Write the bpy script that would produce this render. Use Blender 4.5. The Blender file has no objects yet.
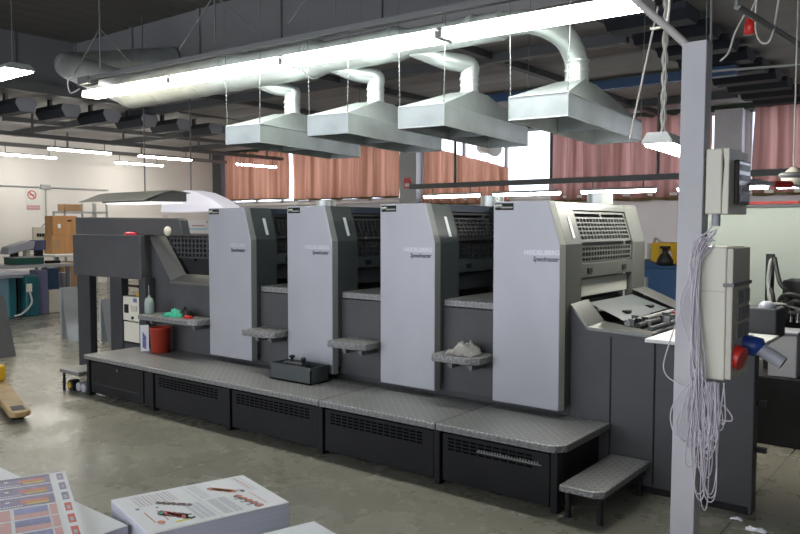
import bpy, math, random
from mathutils import Vector, Matrix
random.seed(7)
SC = bpy.context.scene
COL = SC.collection
pi = math.pi

# ------------------------------------------------------------------ materials
def newmat(name):
    m = bpy.data.materials.new(name); m.use_nodes = True
    nt = m.node_tree; b = nt.nodes['Principled BSDF']
    return m, nt, b
def mat(name, col, rough=.5, metal=0.0, var=.0, vscale=6.0, bump=0.0, bscale=60.0, spec=.5, stretch=None):
    """plain surface with optional procedural mottling and bump"""
    m, nt, b = newmat(name)
    b.inputs['Base Color'].default_value = (*col, 1)
    b.inputs['Roughness'].default_value = rough
    b.inputs['Metallic'].default_value = metal
    b.inputs['Specular IOR Level'].default_value = spec
    tc = nt.nodes.new('ShaderNodeTexCoord')
    src = tc.outputs['Object']
    if stretch:
        mp = nt.nodes.new('ShaderNodeMapping'); mp.inputs['Scale'].default_value = stretch
        nt.links.new(src, mp.inputs['Vector']); src = mp.outputs['Vector']
    if var:
        n = nt.nodes.new('ShaderNodeTexNoise'); n.inputs['Scale'].default_value = vscale; n.inputs['Detail'].default_value = 6
        nt.links.new(src, n.inputs['Vector'])
        r = nt.nodes.new('ShaderNodeMapRange'); r.inputs['From Min'].default_value = .3; r.inputs['From Max'].default_value = .7
        r.inputs['To Min'].default_value = 1-var; r.inputs['To Max'].default_value = 1+var
        nt.links.new(n.outputs['Fac'], r.inputs['Value'])
        mx = nt.nodes.new('ShaderNodeVectorMath'); mx.operation = 'SCALE'; mx.inputs[0].default_value = col
        nt.links.new(r.outputs['Result'], mx.inputs['Scale'])
        nt.links.new(mx.outputs['Vector'], b.inputs['Base Color'])
    if bump:
        n2 = nt.nodes.new('ShaderNodeTexNoise'); n2.inputs['Scale'].default_value = bscale
        nt.links.new(src, n2.inputs['Vector'])
        bp = nt.nodes.new('ShaderNodeBump'); bp.inputs['Strength'].default_value = bump; bp.inputs['Distance'].default_value = .01
        nt.links.new(n2.outputs['Fac'], bp.inputs['Height']); nt.links.new(bp.outputs['Normal'], b.inputs['Normal'])
    return m
def emis(name, col, strength):
    m, nt, b = newmat(name)
    b.inputs['Base Color'].default_value = (*col, 1)
    b.inputs['Emission Color'].default_value = (*col, 1)
    b.inputs['Emission Strength'].default_value = strength
    return m
def math_node(nt, op, a, b=None, c=None):
    n = nt.nodes.new('ShaderNodeMath'); n.operation = op
    for i, v in enumerate((a, b, c)):
        if v is None: continue
        if isinstance(v, (int, float)): n.inputs[i].default_value = v
        else: nt.links.new(v, n.inputs[i])
    return n.outputs[0]
def tread(name, col, lug, pitch=.034):
    """steel chequer plate: lens-shaped lugs in alternating directions"""
    m, nt, b = newmat(name)
    tc = nt.nodes.new('ShaderNodeTexCoord'); sp = nt.nodes.new('ShaderNodeSeparateXYZ')
    nt.links.new(tc.outputs['Object'], sp.inputs[0])
    M = lambda op, a, b_=None, c=None: math_node(nt, op, a, b_, c)
    k = 1/pitch
    u = M('MULTIPLY', M('ADD', sp.outputs['X'], 50.0), k)
    v = M('MULTIPLY', M('ADD', M('SUBTRACT', sp.outputs['Y'], sp.outputs['Z']), 50.0), k)
    par = M('MODULO', M('ADD', M('FLOOR', u), M('FLOOR', v)), 2.0)
    fu = M('SUBTRACT', M('FRACT', u), .5); fv = M('SUBTRACT', M('FRACT', v), .5)
    sg = M('SUBTRACT', M('MULTIPLY', M('GREATER_THAN', par, .5), 2.0), 1.0)
    fv2 = M('MULTIPLY', fv, sg)
    a = M('DIVIDE', M('ADD', fu, fv2), .85); c = M('DIVIDE', M('SUBTRACT', fu, fv2), .26)
    d = M('ADD', M('MULTIPLY', a, a), M('MULTIPLY', c, c))
    h = M('MAXIMUM', M('SUBTRACT', 1.0, d), 0.0)
    mx = nt.nodes.new('ShaderNodeMix'); mx.data_type = 'RGBA'
    mx.inputs[6].default_value = (*col, 1); mx.inputs[7].default_value = (*lug, 1)
    n = nt.nodes.new('ShaderNodeTexNoise'); n.inputs['Scale'].default_value = 3.0; n.inputs['Detail'].default_value = 5
    nt.links.new(tc.outputs['Object'], n.inputs['Vector'])
    f = M('MULTIPLY', M('MINIMUM', M('MULTIPLY', h, 3.0), 1.0), M('MINIMUM', M('MULTIPLY', n.outputs['Fac'], 1.7), 1.0))
    nt.links.new(f, mx.inputs[0]); nt.links.new(mx.outputs[2], b.inputs['Base Color'])
    b.inputs['Roughness'].default_value = .42; b.inputs['Metallic'].default_value = .35
    bp = nt.nodes.new('ShaderNodeBump'); bp.inputs['Strength'].default_value = .5; bp.inputs['Distance'].default_value = .004
    nt.links.new(h, bp.inputs['Height']); nt.links.new(bp.outputs['Normal'], b.inputs['Normal'])
    return m
def concrete():
    m, nt, b = newmat('polished_concrete')
    tc = nt.nodes.new('ShaderNodeTexCoord')
    def noise(s, det=6, rough=.6, dist=0):
        n = nt.nodes.new('ShaderNodeTexNoise'); n.inputs['Scale'].default_value = s; n.inputs['Detail'].default_value = det
        n.inputs['Roughness'].default_value = rough; n.inputs['Distortion'].default_value = dist
        nt.links.new(tc.outputs['Object'], n.inputs['Vector']); return n.outputs['Fac']
    r = nt.nodes.new('ShaderNodeValToRGB')
    r.color_ramp.elements[0].position = .22; r.color_ramp.elements[0].color = (.15, .143, .112, 1)
    r.color_ramp.elements[1].position = .80; r.color_ramp.elements[1].color = (.30, .29, .24, 1)
    e = r.color_ramp.elements.new(.5); e.color = (.222, .213, .172, 1)
    f = math_node(nt, 'ADD', math_node(nt, 'MULTIPLY', noise(.9, 8, .65, .6), .6), math_node(nt, 'MULTIPLY', noise(9, 6, .7), .4))
    nt.links.new(f, r.inputs[0])
    # thin dark joint lines of the slabs
    sp = nt.nodes.new('ShaderNodeSeparateXYZ'); nt.links.new(tc.outputs['Object'], sp.inputs[0])
    lines = None
    for ax in ('X', 'Y'):
        t = math_node(nt, 'FRACT', math_node(nt, 'DIVIDE', math_node(nt, 'ADD', sp.outputs[ax], 40.35 if ax == 'X' else 40.05), 3.2))
        l = math_node(nt, 'LESS_THAN', t, .0035)
        lines = l if lines is None else math_node(nt, 'MAXIMUM', lines, l)
    mx = nt.nodes.new('ShaderNodeMix'); mx.data_type = 'RGBA'; mx.inputs[7].default_value = (.07, .065, .05, 1)
    nt.links.new(math_node(nt, 'MULTIPLY', lines, .8), mx.inputs[0]); nt.links.new(r.outputs[0], mx.inputs[6])
    nt.links.new(mx.outputs[2], b.inputs['Base Color'])
    rr = nt.nodes.new('ShaderNodeMapRange'); rr.inputs['From Min'].default_value = .3; rr.inputs['From Max'].default_value = .7
    rr.inputs['To Min'].default_value = .16; rr.inputs['To Max'].default_value = .40
    nt.links.new(noise(2.2, 6, .7), rr.inputs['Value']); nt.links.new(rr.outputs[0], b.inputs['Roughness'])
    bp = nt.nodes.new('ShaderNodeBump'); bp.inputs['Strength'].default_value = .12; bp.inputs['Distance'].default_value = .01
    nt.links.new(noise(14, 4), bp.inputs['Height']); nt.links.new(bp.outputs['Normal'], b.inputs['Normal'])
    return m
def corrugated(name, col, period, axis='X', depth=.5, rough=.7):
    m, nt, b = newmat(name)
    tc = nt.nodes.new('ShaderNodeTexCoord'); sp = nt.nodes.new('ShaderNodeSeparateXYZ'); nt.links.new(tc.outputs['Object'], sp.inputs[0])
    t = math_node(nt, 'PINGPONG', sp.outputs[axis], period/2)
    h = math_node(nt, 'MINIMUM', math_node(nt, 'MULTIPLY', t, 4/period), 1.0)
    bp = nt.nodes.new('ShaderNodeBump'); bp.inputs['Strength'].default_value = depth; bp.inputs['Distance'].default_value = .05
    nt.links.new(h, bp.inputs['Height']); nt.links.new(bp.outputs['Normal'], b.inputs['Normal'])
    b.inputs['Base Color'].default_value = (*col, 1); b.inputs['Roughness'].default_value = rough
    return m
def curtain_mat(name, col, tr):
    m, nt, b = newmat(name)
    out = nt.nodes['Material Output']
    n = nt.nodes.new('ShaderNodeTexNoise'); tc = nt.nodes.new('ShaderNodeTexCoord')
    mp = nt.nodes.new('ShaderNodeMapping'); mp.inputs['Scale'].default_value = (6, 6, .12)
    nt.links.new(tc.outputs['Object'], mp.inputs[0]); nt.links.new(mp.outputs[0], n.inputs['Vector']); n.inputs['Scale'].default_value = 1.2
    r = nt.nodes.new('ShaderNodeValToRGB')
    r.color_ramp.elements[0].position = .3; r.color_ramp.elements[0].color = (col[0]*.55, col[1]*.47, col[2]*.42, 1)  # dark vertical streaks paint fold shadows into the cloth colour
    r.color_ramp.elements[1].position = .7; r.color_ramp.elements[1].color = (*col, 1)
    nt.links.new(n.outputs['Fac'], r.inputs[0])
    b.inputs['Roughness'].default_value = .9
    nt.links.new(r.outputs[0], b.inputs['Base Color'])
    t = nt.nodes.new('ShaderNodeBsdfTranslucent'); nt.links.new(r.outputs[0], t.inputs['Color'])
    mx = nt.nodes.new('ShaderNodeMixShader'); mx.inputs[0].default_value = tr
    nt.links.new(b.outputs[0], mx.inputs[1]); nt.links.new(t.outputs[0], mx.inputs[2]); nt.links.new(mx.outputs[0], out.inputs['Surface'])
    return m
def glass_mat():
    m, nt, b = newmat('window_glass')
    out = nt.nodes['Material Output']
    t = nt.nodes.new('ShaderNodeBsdfTransparent'); t.inputs[0].default_value = (.95, .97, 1, 1)
    g = nt.nodes.new('ShaderNodeBsdfGlossy'); g.inputs['Roughness'].default_value = .05
    mx = nt.nodes.new('ShaderNodeMixShader'); mx.inputs[0].default_value = .06
    nt.links.new(t.outputs[0], mx.inputs[1]); nt.links.new(g.outputs[0], mx.inputs[2]); nt.links.new(mx.outputs[0], out.inputs['Surface'])
    return m

MT = dict(
 concrete=concrete(),
 tread=tread('chequer_plate', (.20, .20, .197), (.33, .33, .325)),
 panel=mat('press_panel_grey', (.42, .422, .455), .42, .3, .07, 2.5, .03, 40, stretch=(1, 1, .5)),
 trim=mat('brushed_trim', (.16, .168, .155), .3, .7, .06, 8),
 stile=mat('dark_green_grey_paint', (.062, .074, .076), .42, .1, .08, 5),
 endstile=mat('light_metal_cover', (.115, .122, .108), .42, .4, .07, 6, stretch=(1, 1, .15)),
 body=mat('anthracite_paint', (.07, .069, .074), .55, .0, .12, 3),
 bodyd=mat('dark_anthracite_paint', (.045, .046, .05), .55, .0, .15, 3, spec=.35),
 black=mat('black_paint', (.017, .017, .018), .55, 0, .2, 4, spec=.22),
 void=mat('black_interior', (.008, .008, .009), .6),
 navy=mat('dark_navy_cover', (.025, .036, .058), .4),
 hole=mat('grille_black', (.002, .002, .002), .8, spec=.05),
 galv=mat('galvanised_steel', (.56, .60, .585), .36, .6, .10, 5, .02, 30),
 galvh=mat('galvanised_hood', (.46, .50, .49), .38, .55, .14, 4, .03, 20),
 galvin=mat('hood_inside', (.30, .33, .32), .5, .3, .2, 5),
 white=mat('white_paint', (.78, .78, .76), .5),
 plaster=mat('wall_plaster', (.80, .775, .735), .85, 0, .04, .5, .05, 30),
 plasterb=mat('wall_plaster_lilac', (.70, .66, .69), .85, 0, .04, .5),
 fascia=mat('grey_fascia', (.20, .203, .21), .8, 0, .08, .6),
 roof=corrugated('roof_sheet', (.12, .115, .108), .42, 'X'),
 ceil=corrugated('low_ceiling_slab', (.36, .35, .35), .85, 'Y', .6),
 rib=mat('dark_roof_rib', (.022, .027, .04), .7, 0, .2, 2),
 ribend=mat('grey_rib_end', (.36, .37, .40), .7, 0, .1, 3),
 beam=mat('steel_beam_grey', (.10, .105, .11), .6),
 blue=mat('blue_paint', (.03, .085, .20), .5),
 rail=mat('light_rail_grey', (.17, .175, .175), .5, .3),
 conduit=mat('pvc_conduit', (.42, .43, .43), .5),
 pillar=mat('pillar_light_grey', (.55, .54, .565), .55, 0, .05, 5, .05, 60),
 cream=mat('cream_plastic', (.74, .71, .60), .45, 0, .03, 4),
 creamd=mat('cream_plastic_lid', (.62, .585, .50), .45),
 smoke=mat('smoked_cover', (.06, .05, .05), .15),
 redp=mat('red_plastic', (.62, .03, .025), .35),
 bluep=mat('blue_plastic', (.02, .06, .30), .35),
 greyp=mat('grey_plastic', (.42, .43, .47), .4),
 cord=mat('white_cord', (.66, .62, .68), .6),
 paper=mat('white_paper', (.84, .86, .89), .6),
 paperside=mat('paper_stack_edges', (.60, .61, .68), .7, 0, .08, 1, .1, 200, stretch=(.2, .2, 60)),
 ink=mat('black_ink', (.03, .03, .035), .5), inkg=mat('grey_ink', (.45, .47, .52), .6), inkr=mat('red_ink', (.55, .07, .05), .5),
 inkr2=mat('pale_red_ink', (.58, .32, .33), .5), inko=mat('orange_ink', (.60, .20, .10), .5), inky=mat('yellow_ink', (.75, .62, .05), .5),
 inkb=mat('blue_ink', (.17, .20, .43), .5, 0, .35, 25), inkv=mat('violet_photo_ink', (.20, .17, .32), .5, 0, .45, 30), inkn=mat('navy_ink', (.03, .035, .14), .5), inkc=mat('cyan_ink', (.25, .65, .75), .5),
 logo=mat('navy_letters', (.012, .014, .04), .4), emboss=mat('silver_letters', (.60, .605, .64), .35, .4),
 bucket=mat('red_bucket', (.50, .06, .035), .45, 0, .12, 8),
 glove=mat('green_glove', (.03, .34, .22), .8, 0, .2, 30), cloth=mat('grey_rag', (.28, .27, .255), .95, 0, .2, 20, .2, 60),
 bottle=mat('cloudy_bottle', (.30, .36, .34), .3),
 yellow=mat('yellow_paint', (.62, .38, .015), .45, 0, .1, 6), ochre=mat('ochre_fork_paint', (.30, .20, .085), .45, 0, .25, 8),
 rubber=mat('black_rubber', (.012, .012, .013), .6),
 teal=mat('teal_enamel', (.008, .095, .12), .35), greenm=mat('green_enamel', (.015, .085, .06), .4),
 indigo=mat('indigo_panel', (.13, .13, .24), .5), beige=mat('beige_panel', (.55, .52, .44), .5, 0, .06, 4),
 wood=mat('plywood', (.46, .235, .09), .6, 0, .15, 2, stretch=(6, 6, .6)), cardboard=mat('cardboard', (.40, .25, .13), .8, 0, .1, 3),
 alu=mat('aluminium_plate', (.62, .66, .70), .28, .75, .05, 3), board=mat('grey_boards', (.13, .133, .14), .7, 0, .1, 6),
 canopy=mat('canopy_grey', (.20, .205, .20), .5), housetrim=mat('housing_trim_grey', (.16, .155, .14), .4, .3), canopyt=mat('canopy_top_grey', (.40, .41, .36), .5),
 partition=mat('pale_green_partition', (.72, .80, .71), .7), pinkw=mat('pale_pink_wall', (.70, .66, .68), .85),
 curtain=curtain_mat('salmon_curtain', (.63, .335, .235), .5), curtainr=curtain_mat('rose_curtain', (.45, .25, .225), .5),
 hem=mat('curtain_hem_olive', (.16, .12, .05), .8),
 glass=glass_mat(), frame=mat('window_frame', (.55, .55, .58), .5),
 tube=emis('lit_tube_white', (.96, 1.0, .95), 34), tubew=emis('lit_tube_warm', (1.0, .92, .74), 34), tubec=emis('lit_tube_far', (1.0, .96, .88), 56), tuber=emis('lit_tube_window_rail', (1.0, .98, .93), 24), hoodglow=emis('glow_added_hood_white', (.86, .84, .92), .55),
 diffuser=emis('lit_diffuser', (.97, 1.0, .95), 2.2), softlit=emis('lit_canopy_diffuser', (1.0, .98, 1.0), 1.6), bulb=mat('cream_dome', (.80, .74, .60), .3),
 gloss=mat('red_gloss', (.55, .01, .03), .3), dkgreen=mat('dark_olive_band', (.05, .075, .05), .8), chrome=mat('chrome', (.7, .7, .7), .15, 1.0),
 flex=mat('flexible_conduit_grey', (.52, .49, .46), .6),
)
# ------------------------------------------------------------------ mesh builder
class MB:
    def __init__(s): s.v = []; s.f = []; s.m = []; s.sm = []
    def add(s, vs, fs, mi=0, smooth=False):
        o = len(s.v); s.v += [Vector(p) for p in vs]
        for f in fs: s.f.append([i+o for i in f]); s.m.append(mi); s.sm.append(smooth)
        return s
    def box(s, x0, x1, y0, y1, z0, z1, mi=0, M=None):
        p = [Vector((x, y, z)) for z in (z0, z1) for y in (y0, y1) for x in (x0, x1)]
        if M: p = [M @ q for q in p]
        return s.add(p, [(0, 2, 3, 1), (4, 5, 7, 6), (0, 1, 5, 4), (2, 6, 7, 3), (0, 4, 6, 2), (1, 3, 7, 5)], mi)
    def prism(s, poly, ax, a, b, mi=0, M=None):
        """poly: 2-D outline extruded along axis ax ('x': (y,z), 'y': (x,z), 'z': (x,y))"""
        def P(u, v, w): return Vector({'x': (w, u, v), 'y': (u, w, v), 'z': (u, v, w)}[ax])
        n = len(poly); A = [P(u, v, a) for u, v in poly]; B = [P(u, v, b) for u, v in poly]
        if M: A = [M @ q for q in A]; B = [M @ q for q in B]
        fs = [tuple(range(n)), tuple(range(2*n-1, n-1, -1))] + [(i, i+n, (i+1) % n+n, (i+1) % n) for i in range(n)]
        return s.add(A+B, fs, mi)
    def ring(s, c, d, r, n, u=None):
        d = Vector(d).normalized()
        if u is None: u = d.orthogonal().normalized()
        else: u = (u-d*u.dot(d)).normalized()
        w = d.cross(u)
        return [Vector(c)+(u*math.cos(2*pi*i/n)+w*math.sin(2*pi*i/n))*r for i in range(n)], u
    def tube(s, pts, r, n=12, mi=0, caps=True, smooth=True):
        pts = [Vector(p) for p in pts]; rs = r if isinstance(r, (list, tuple)) else [r]*len(pts)
        vs = []; u = None
        for i, p in enumerate(pts):
            d = (pts[min(i+1, len(pts)-1)]-pts[max(i-1, 0)])
            if d.length < 1e-9: d = Vector((0, 0, 1))
            ring, u = s.ring(p, d, rs[i], n, u); vs += ring
        fs = [(i*n+j, i*n+(j+1) % n, (i+1)*n+(j+1) % n, (i+1)*n+j) for i in range(len(pts)-1) for j in range(n)]
        s.add(vs, fs, mi, smooth)
        if caps:
            k = len(pts)-1
            s.add(vs[:n], [tuple(range(n-1, -1, -1))], mi); s.add(vs[k*n:], [tuple(range(n))], mi)
        return s
    def cyl(s, a, b, r, n=16, mi=0, r2=None): return s.tube([a, b], [r, r if r2 is None else r2], n, mi)
    def lathe(s, prof, c, n=20, mi=0):
        vs = [Vector((c[0]+r*math.cos(2*pi*i/n), c[1]+r*math.sin(2*pi*i/n), c[2]+z)) for r, z in prof for i in range(n)]
        fs = [(k*n+i, k*n+(i+1) % n, (k+1)*n+(i+1) % n, (k+1)*n+i) for k in range(len(prof)-1) for i in range(n)]
        return s.add(vs, fs, mi, True)
    def quad(s, a, b, c, d, mi=0): return s.add([a, b, c, d], [(0, 1, 2, 3)], mi)
    def ball(s, c, r, mi=0, n=14, k=8, sc=(1, 1, 1)):
        vs = []; fs = []
        for j in range(k+1):
            t = pi*j/k
            for i in range(n):
                a = 2*pi*i/n; vs.append(Vector((c[0]+r*sc[0]*math.sin(t)*math.cos(a), c[1]+r*sc[1]*math.sin(t)*math.sin(a), c[2]+r*sc[2]*math.cos(t))))
        for j in range(k):
            for i in range(n): fs.append((j*n+i, (j+1)*n+i, (j+1)*n+(i+1) % n, j*n+(i+1) % n))
        return s.add(vs, fs, mi, True)
    def build(s, name, mats, parent=None, bevel=0.0, origin=None, tr=None):
        mats = mats if isinstance(mats, (list, tuple)) else [mats]
        if tr: s.v = [tr @ p for p in s.v]
        if parent is not None: off = wloc(parent)
        elif origin is not None: off = Vector(origin)
        else:
            off = Vector(((min(p.x for p in s.v)+max(p.x for p in s.v))/2, (min(p.y for p in s.v)+max(p.y for p in s.v))/2, min(p.z for p in s.v)))
        me = bpy.data.meshes.new(name)
        me.from_pydata([tuple(p-off) for p in s.v], [], s.f)
        for m in mats: me.materials.append(MT[m] if isinstance(m, str) else m)
        for i, p in enumerate(me.polygons): p.material_index = s.m[i]; p.use_smooth = s.sm[i]
        me.validate(); me.update()
        import bmesh
        bm = bmesh.new(); bm.from_mesh(me); bmesh.ops.recalc_face_normals(bm, faces=bm.faces); bm.to_mesh(me); bm.free()
        o = bpy.data.objects.new(name, me); COL.objects.link(o)
        if parent is not None: o.parent = parent
        else: o.location = off
        if bevel:
            b = o.modifiers.new('bevel', 'BEVEL'); b.width = bevel; b.segments = 2; b.limit_method = 'ANGLE'; b.angle_limit = math.radians(40)
        return o
def wloc(o):
    l = Vector(o.location)
    while o.parent: o = o.parent; l = l+Vector(o.location)
    return l
def thing(name, label, cat, loc, group=None):
    o = bpy.data.objects.new(name, None); COL.objects.link(o); o.location = loc; o.empty_display_size = .1
    return tag(o, label, cat, group)
def tag(o, label, cat, group=None, kind=None):
    o['label'] = label; o['category'] = cat
    if group: o['group'] = group
    if kind: o['kind'] = kind
    return o
def struct(o): o['kind'] = 'structure'; return o
def copy_thing(o, loc, label=None):
    c = o.copy(); COL.objects.link(c); c.location = loc
    if label: c['label'] = label
    for ch in [x for x in bpy.data.objects if x.parent == o]:
        d = ch.copy(); COL.objects.link(d); d.parent = c
        for g in [x for x in bpy.data.objects if x.parent == ch]:
            e = g.copy(); COL.objects.link(e); e.parent = d
    return c
def bez(p, n=16):
    """smooth path through the given points (Catmull-Rom)"""
    p = [Vector(q) for q in p]; out = []
    for i in range(len(p)-1):
        a, b, c, d = p[max(i-1, 0)], p[i], p[i+1], p[min(i+2, len(p)-1)]
        for k in range(n):
            t = k/n
            out.append(.5*((2*b)+(c-a)*t+(2*a-5*b+4*c-d)*t*t+(3*b-a-3*c+d)*t**3))
    return out+[p[-1]]
def letters(text, size, depth, shear=0.0, bold=0.0):
    cu = bpy.data.curves.new('t', 'FONT'); cu.body = text; cu.size = size; cu.extrude = depth; cu.shear = shear; cu.offset = bold
    o = bpy.data.objects.new('t', cu); COL.objects.link(o)
    dg = bpy.context.evaluated_depsgraph_get(); dg.update()
    me = bpy.data.meshes.new_from_object(o.evaluated_get(dg))
    vs = [v.co.copy() for v in me.vertices]; fs = [list(p.vertices) for p in me.polygons]
    bpy.data.objects.remove(o); bpy.data.curves.remove(cu); bpy.data.meshes.remove(me)
    return vs, fs
def put_text(mb, text, x0, x1, y, z, h=None, mi=0, shear=0.0, bold=0.0, depth=.001):
    """lettering on a wall facing -Y, fitted between x0 and x1, baseline z"""
    vs, fs = letters(text, 1.0, 0.0, shear, bold)
    w0 = min(v.x for v in vs); w = max(v.x for v in vs)-w0; s = (x1-x0)/w; sz = s if h is None else h/.72
    mb.add([(x0+(v.x-w0)*s, y-depth, z+v.y*sz) for v in vs], fs, mi)
# ------------------------------------------------------------------ the hall
XL, YB, XR = -20.5, 16.4, 3.0
struct(MB().box(XL-.2, XR+.2, -4, YB+.2, -.12, 0).build('floor', 'concrete'))
struct(MB().box(XL-.2, XL, -4, YB+.2, 0, 5.3).build('wall_left', 'plaster'))
struct(MB().box(XR, XR+.2, -4, YB+.2, 0, 5.3).build('blocker_wall_right', 'fascia'))  # unseen dark wall placed to keep daylight off the right side
# back wall with three window openings between z 2.42 and 3.95
OP = [(-19.9, -12.7), (-12.0, -4.55), (-3.9, 2.6)]
w = MB().box(XL, XR, YB, YB+.2, 0, 2.36).box(XL, XR, YB, YB+.2, 4.0, 5.3)
xs = [XL]+[v for o in OP for v in o]+[XR]
for i in range(0, len(xs), 2): w.box(xs[i], xs[i+1], YB, YB+.2, 2.36, 4.0)
struct(w.build('wall_back', 'plasterb'))
# pilasters of the back wall
for i, (a, b) in enumerate(((-12.64, -12.08), (-4.52, -3.98))):
    struct(MB().box(a, b, YB-.25, YB+.02, 0, 4.0).build('trim_%d' % (i+1), 'conduit' if i == 0 else 'pillar', bevel=.01))
struct(MB().box(XL, XL+.4, YB-.3, YB, 0, 4.05).build('trim_3', 'beam', bevel=.01))
struct(MB().box(XL, XL+.12, 14.1, 14.25, 0, 2.0).build('trim_4', 'plasterb', bevel=.01))
for i, (a, b) in enumerate(OP):
    f = MB(); n = 6
    for k in range(n+1):
        x = a+(b-a)*k/n; f.box(x-.04, x+.04, YB+.02, YB+.1, 2.36, 4.0)
    f.box(a, b, YB+.02, YB+.1, 2.36, 2.43).box(a, b, YB+.02, YB+.1, 3.93, 4.0)
    fo = struct(f.build('window_%d' % (i+1), 'frame'))
    MB().box(a, b, YB+.05, YB+.06, 2.4, 3.97).build('pane', 'glass', fo)
    MB().box(a-.02, b+.02, YB-.14, YB+.02, 2.30, 2.36).build('window_sill', 'white', fo)
struct(MB().box(-20.3, 2.9, YB-.16, YB-.02, 3.98, 4.12).build('trim_5', 'dkgreen'))

# roofs: low bay at the back and left, high bay in front with grey fascias
FX, FY, ZL, ZH = -14.0, 7.8, 4.1, 5.15
struct(MB().box(XL-.2, XR+.2, FY, YB+.2, ZL, ZL+.15).build('ceiling', 'ceil'))
struct(MB().box(XL-.2, FX, -4, FY, ZL, ZL+.15).build('ceiling_left', 'ceil'))
struct(MB().box(FX, XR+.2, -4, FY, ZH, ZH+.15).build('ceiling_high', 'roof'))
f = MB().box(FX-.15, XR, FY, FY+.15, ZL+.15, ZH+.1)
for k in range(9): f.box(FX+k*1.9-.03, FX+k*1.9+.03, FY-.04, FY, ZL+.15, ZH)
struct(f.build('trim_6', 'fascia'))
f = MB().box(FX-.15, FX, -2.5, FY, ZL+.15, ZH+.1)
for k in range(5): f.box(FX, FX+.04, -1+k*1.9-.03, -1+k*1.9+.03, ZL+.15, ZH)
struct(f.build('trim_7', 'fascia'))
for i, y in enumerate((1.2, 4.6)):
    struct(MB().box(FX, XR, y-.09, y+.09, ZH-.22, ZH).build('trim_%d' % (8+i), 'beam'))
# dark louvre slats in a row under the low roof, each a thing of its own
ORD = ['first', 'second', 'third', 'fourth', 'fifth', 'sixth', 'seventh', 'eighth', 'ninth']
for k in range(9):
    y = 8.42+k*.83
    m = MB().prism([(y-.24, 4.0), (y+.24, 4.0), (y+.24, 3.93), (y+.14, 3.84), (y-.14, 3.84), (y-.24, 3.93)], 'x', -3.5, -2.6, 0)
    m.box(-3.3, -3.24, y-.03, y+.03, 4.0, ZL).box(-2.86, -2.80, y-.03, y+.03, 4.0, ZL)
    o = m.build('roof_slat', 'rib')
    tag(o, 'dark navy roof slat behind the pillar top, %s' % ('nearest of its row' if k == 0 else 'farthest of its row' if k == 8 else ORD[k]+' counted from the camera'), 'roof slat', 'dark roof slats behind the pillar')
for k in range(7):
    y = 5.85+k*.845
    m = MB().prism([(y-.17, 3.94), (y+.17, 3.94), (y+.20, 3.84), (y+.12, 3.70), (y-.12, 3.70), (y-.20, 3.84)], 'x', -14.75, FX+.25, 0)
    m.box(-14.6, -14.5, y-.03, y+.03, 3.94, ZL)
    o = m.build('roof_slat', ['rib', 'ribend'], bevel=.01)
    for p in o.data.polygons:
        if p.normal.x > .9: p.material_index = 1
    tag(o, 'grey-ended dark roof slat over the left bay, %s from the left' % ORD[k], 'roof slat', 'roof slats of the left bay')
struct(MB().box(FX+.02, FX+.2, -2.5, FY+4.5, ZL-.02, ZL+.16).build('trim_10', 'rail'))
struct(MB().box(-3.08, -3.0, FY+.2, YB-.3, 4.02, 4.08).build('trim_11', 'rib'))
struct(MB().box(-3.62, -3.5, FY+.2, YB-.3, ZL-.12, ZL-.001).build('trim_12', 'rib'))
# purlins under the low ceiling
for i, y in enumerate((9.4, 12.2, 14.6)):
    struct(MB().box(-20, -3.7, y-.06, y+.06, ZL-.14, ZL).build('trim_%d' % (13+i), 'beam'))
for i, x in enumerate((-17.5, -11.5, -8.6, -5.7)):
    struct(MB().box(x-.06, x+.06, FY+.2, YB-.2, ZL-.1, ZL-.002).build('trim_%d' % (16+i), 'beam'))
# unseen wall added behind the camera to block daylight, with a wide opening
struct(MB().box(1.2, XR+.2, -4, -3.8, 0, ZH+.15).box(-14.2, 1.2, -4, -3.8, 4.3, ZH+.15).box(XL-.2, -13.2, -4, -3.8, 0, ZH+.15).build('blocker_wall_front', 'fascia'))
tag(MB().box(-13.5, -2.8, 10.95, 11.1, 3.70, 3.83).build('crane_beam', 'blue'), 'long blue steel beam under the dark ceiling ribs', 'beam')

# curtains: each a pleated cloth of its own
def curtain(x0, x1, zt0, zt1, zb, label, mt='curtain', seed=1, y=YB-.22, gather=1.0):
    r = random.Random(seed); m = MB(); n = int((x1-x0)/.045); ph = r.random()*6
    cols = []
    for i in range(n+1):
        t = i/n; x = x0+(x1-x0)*t
        q_ = math.sin(x*15*gather+ph+1.6*math.sin(x*2.3+seed)); d = .10*math.copysign(abs(q_)**.6, q_)+.02*math.sin(x*41+ph*2)
        zt = zt0+(zt1-zt0)*t; cols.append((x, d, zt))
    K = 5; vs = []; fs = []; mi = []
    zs = [0, .03, .35, .7, 1]
    for (x, d, zt) in cols:
        for q in zs:
            z = zb+(zt-zb)*q+(.012*math.sin(x*7+seed) if q == 0 else 0)
            vs.append((x+.02*math.sin(q*5+x*6), y+d*(1.15-.35*q), z))
    for i in range(n):
        for k in range(K-1):
            a = i*K+k; m.f.append([a, a+K, a+K+1, a+1]); m.m.append(1 if k == 0 else 0); m.sm.append(True)
    m.v = [Vector(p) for p in vs]
    o = m.build('curtain', [mt, 'hem'])
    tag(o, label, 'curtain', 'pleated window curtains')
curtain(-19.95, -16.92, 4.0, 4.0, 2.47, 'salmon pleated curtain at the left end, beside the dark corner post', seed=1)
curtain(-16.80, -12.72, 4.0, 4.0, 2.42, 'salmon pleated curtain between the bright slit and the grey wall column', seed=2)
curtain(-11.8, -9.25, 3.75, 3.05, 2.2, 'shorter sagging salmon curtain right of the grey wall column', seed=3, gather=1.3)
curtain(-8.2, -4.6, 4.0, 4.0, 2.2, 'rose pleated curtain behind the rightmost hood, left of the pillar', 'curtainr', seed=4)
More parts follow.
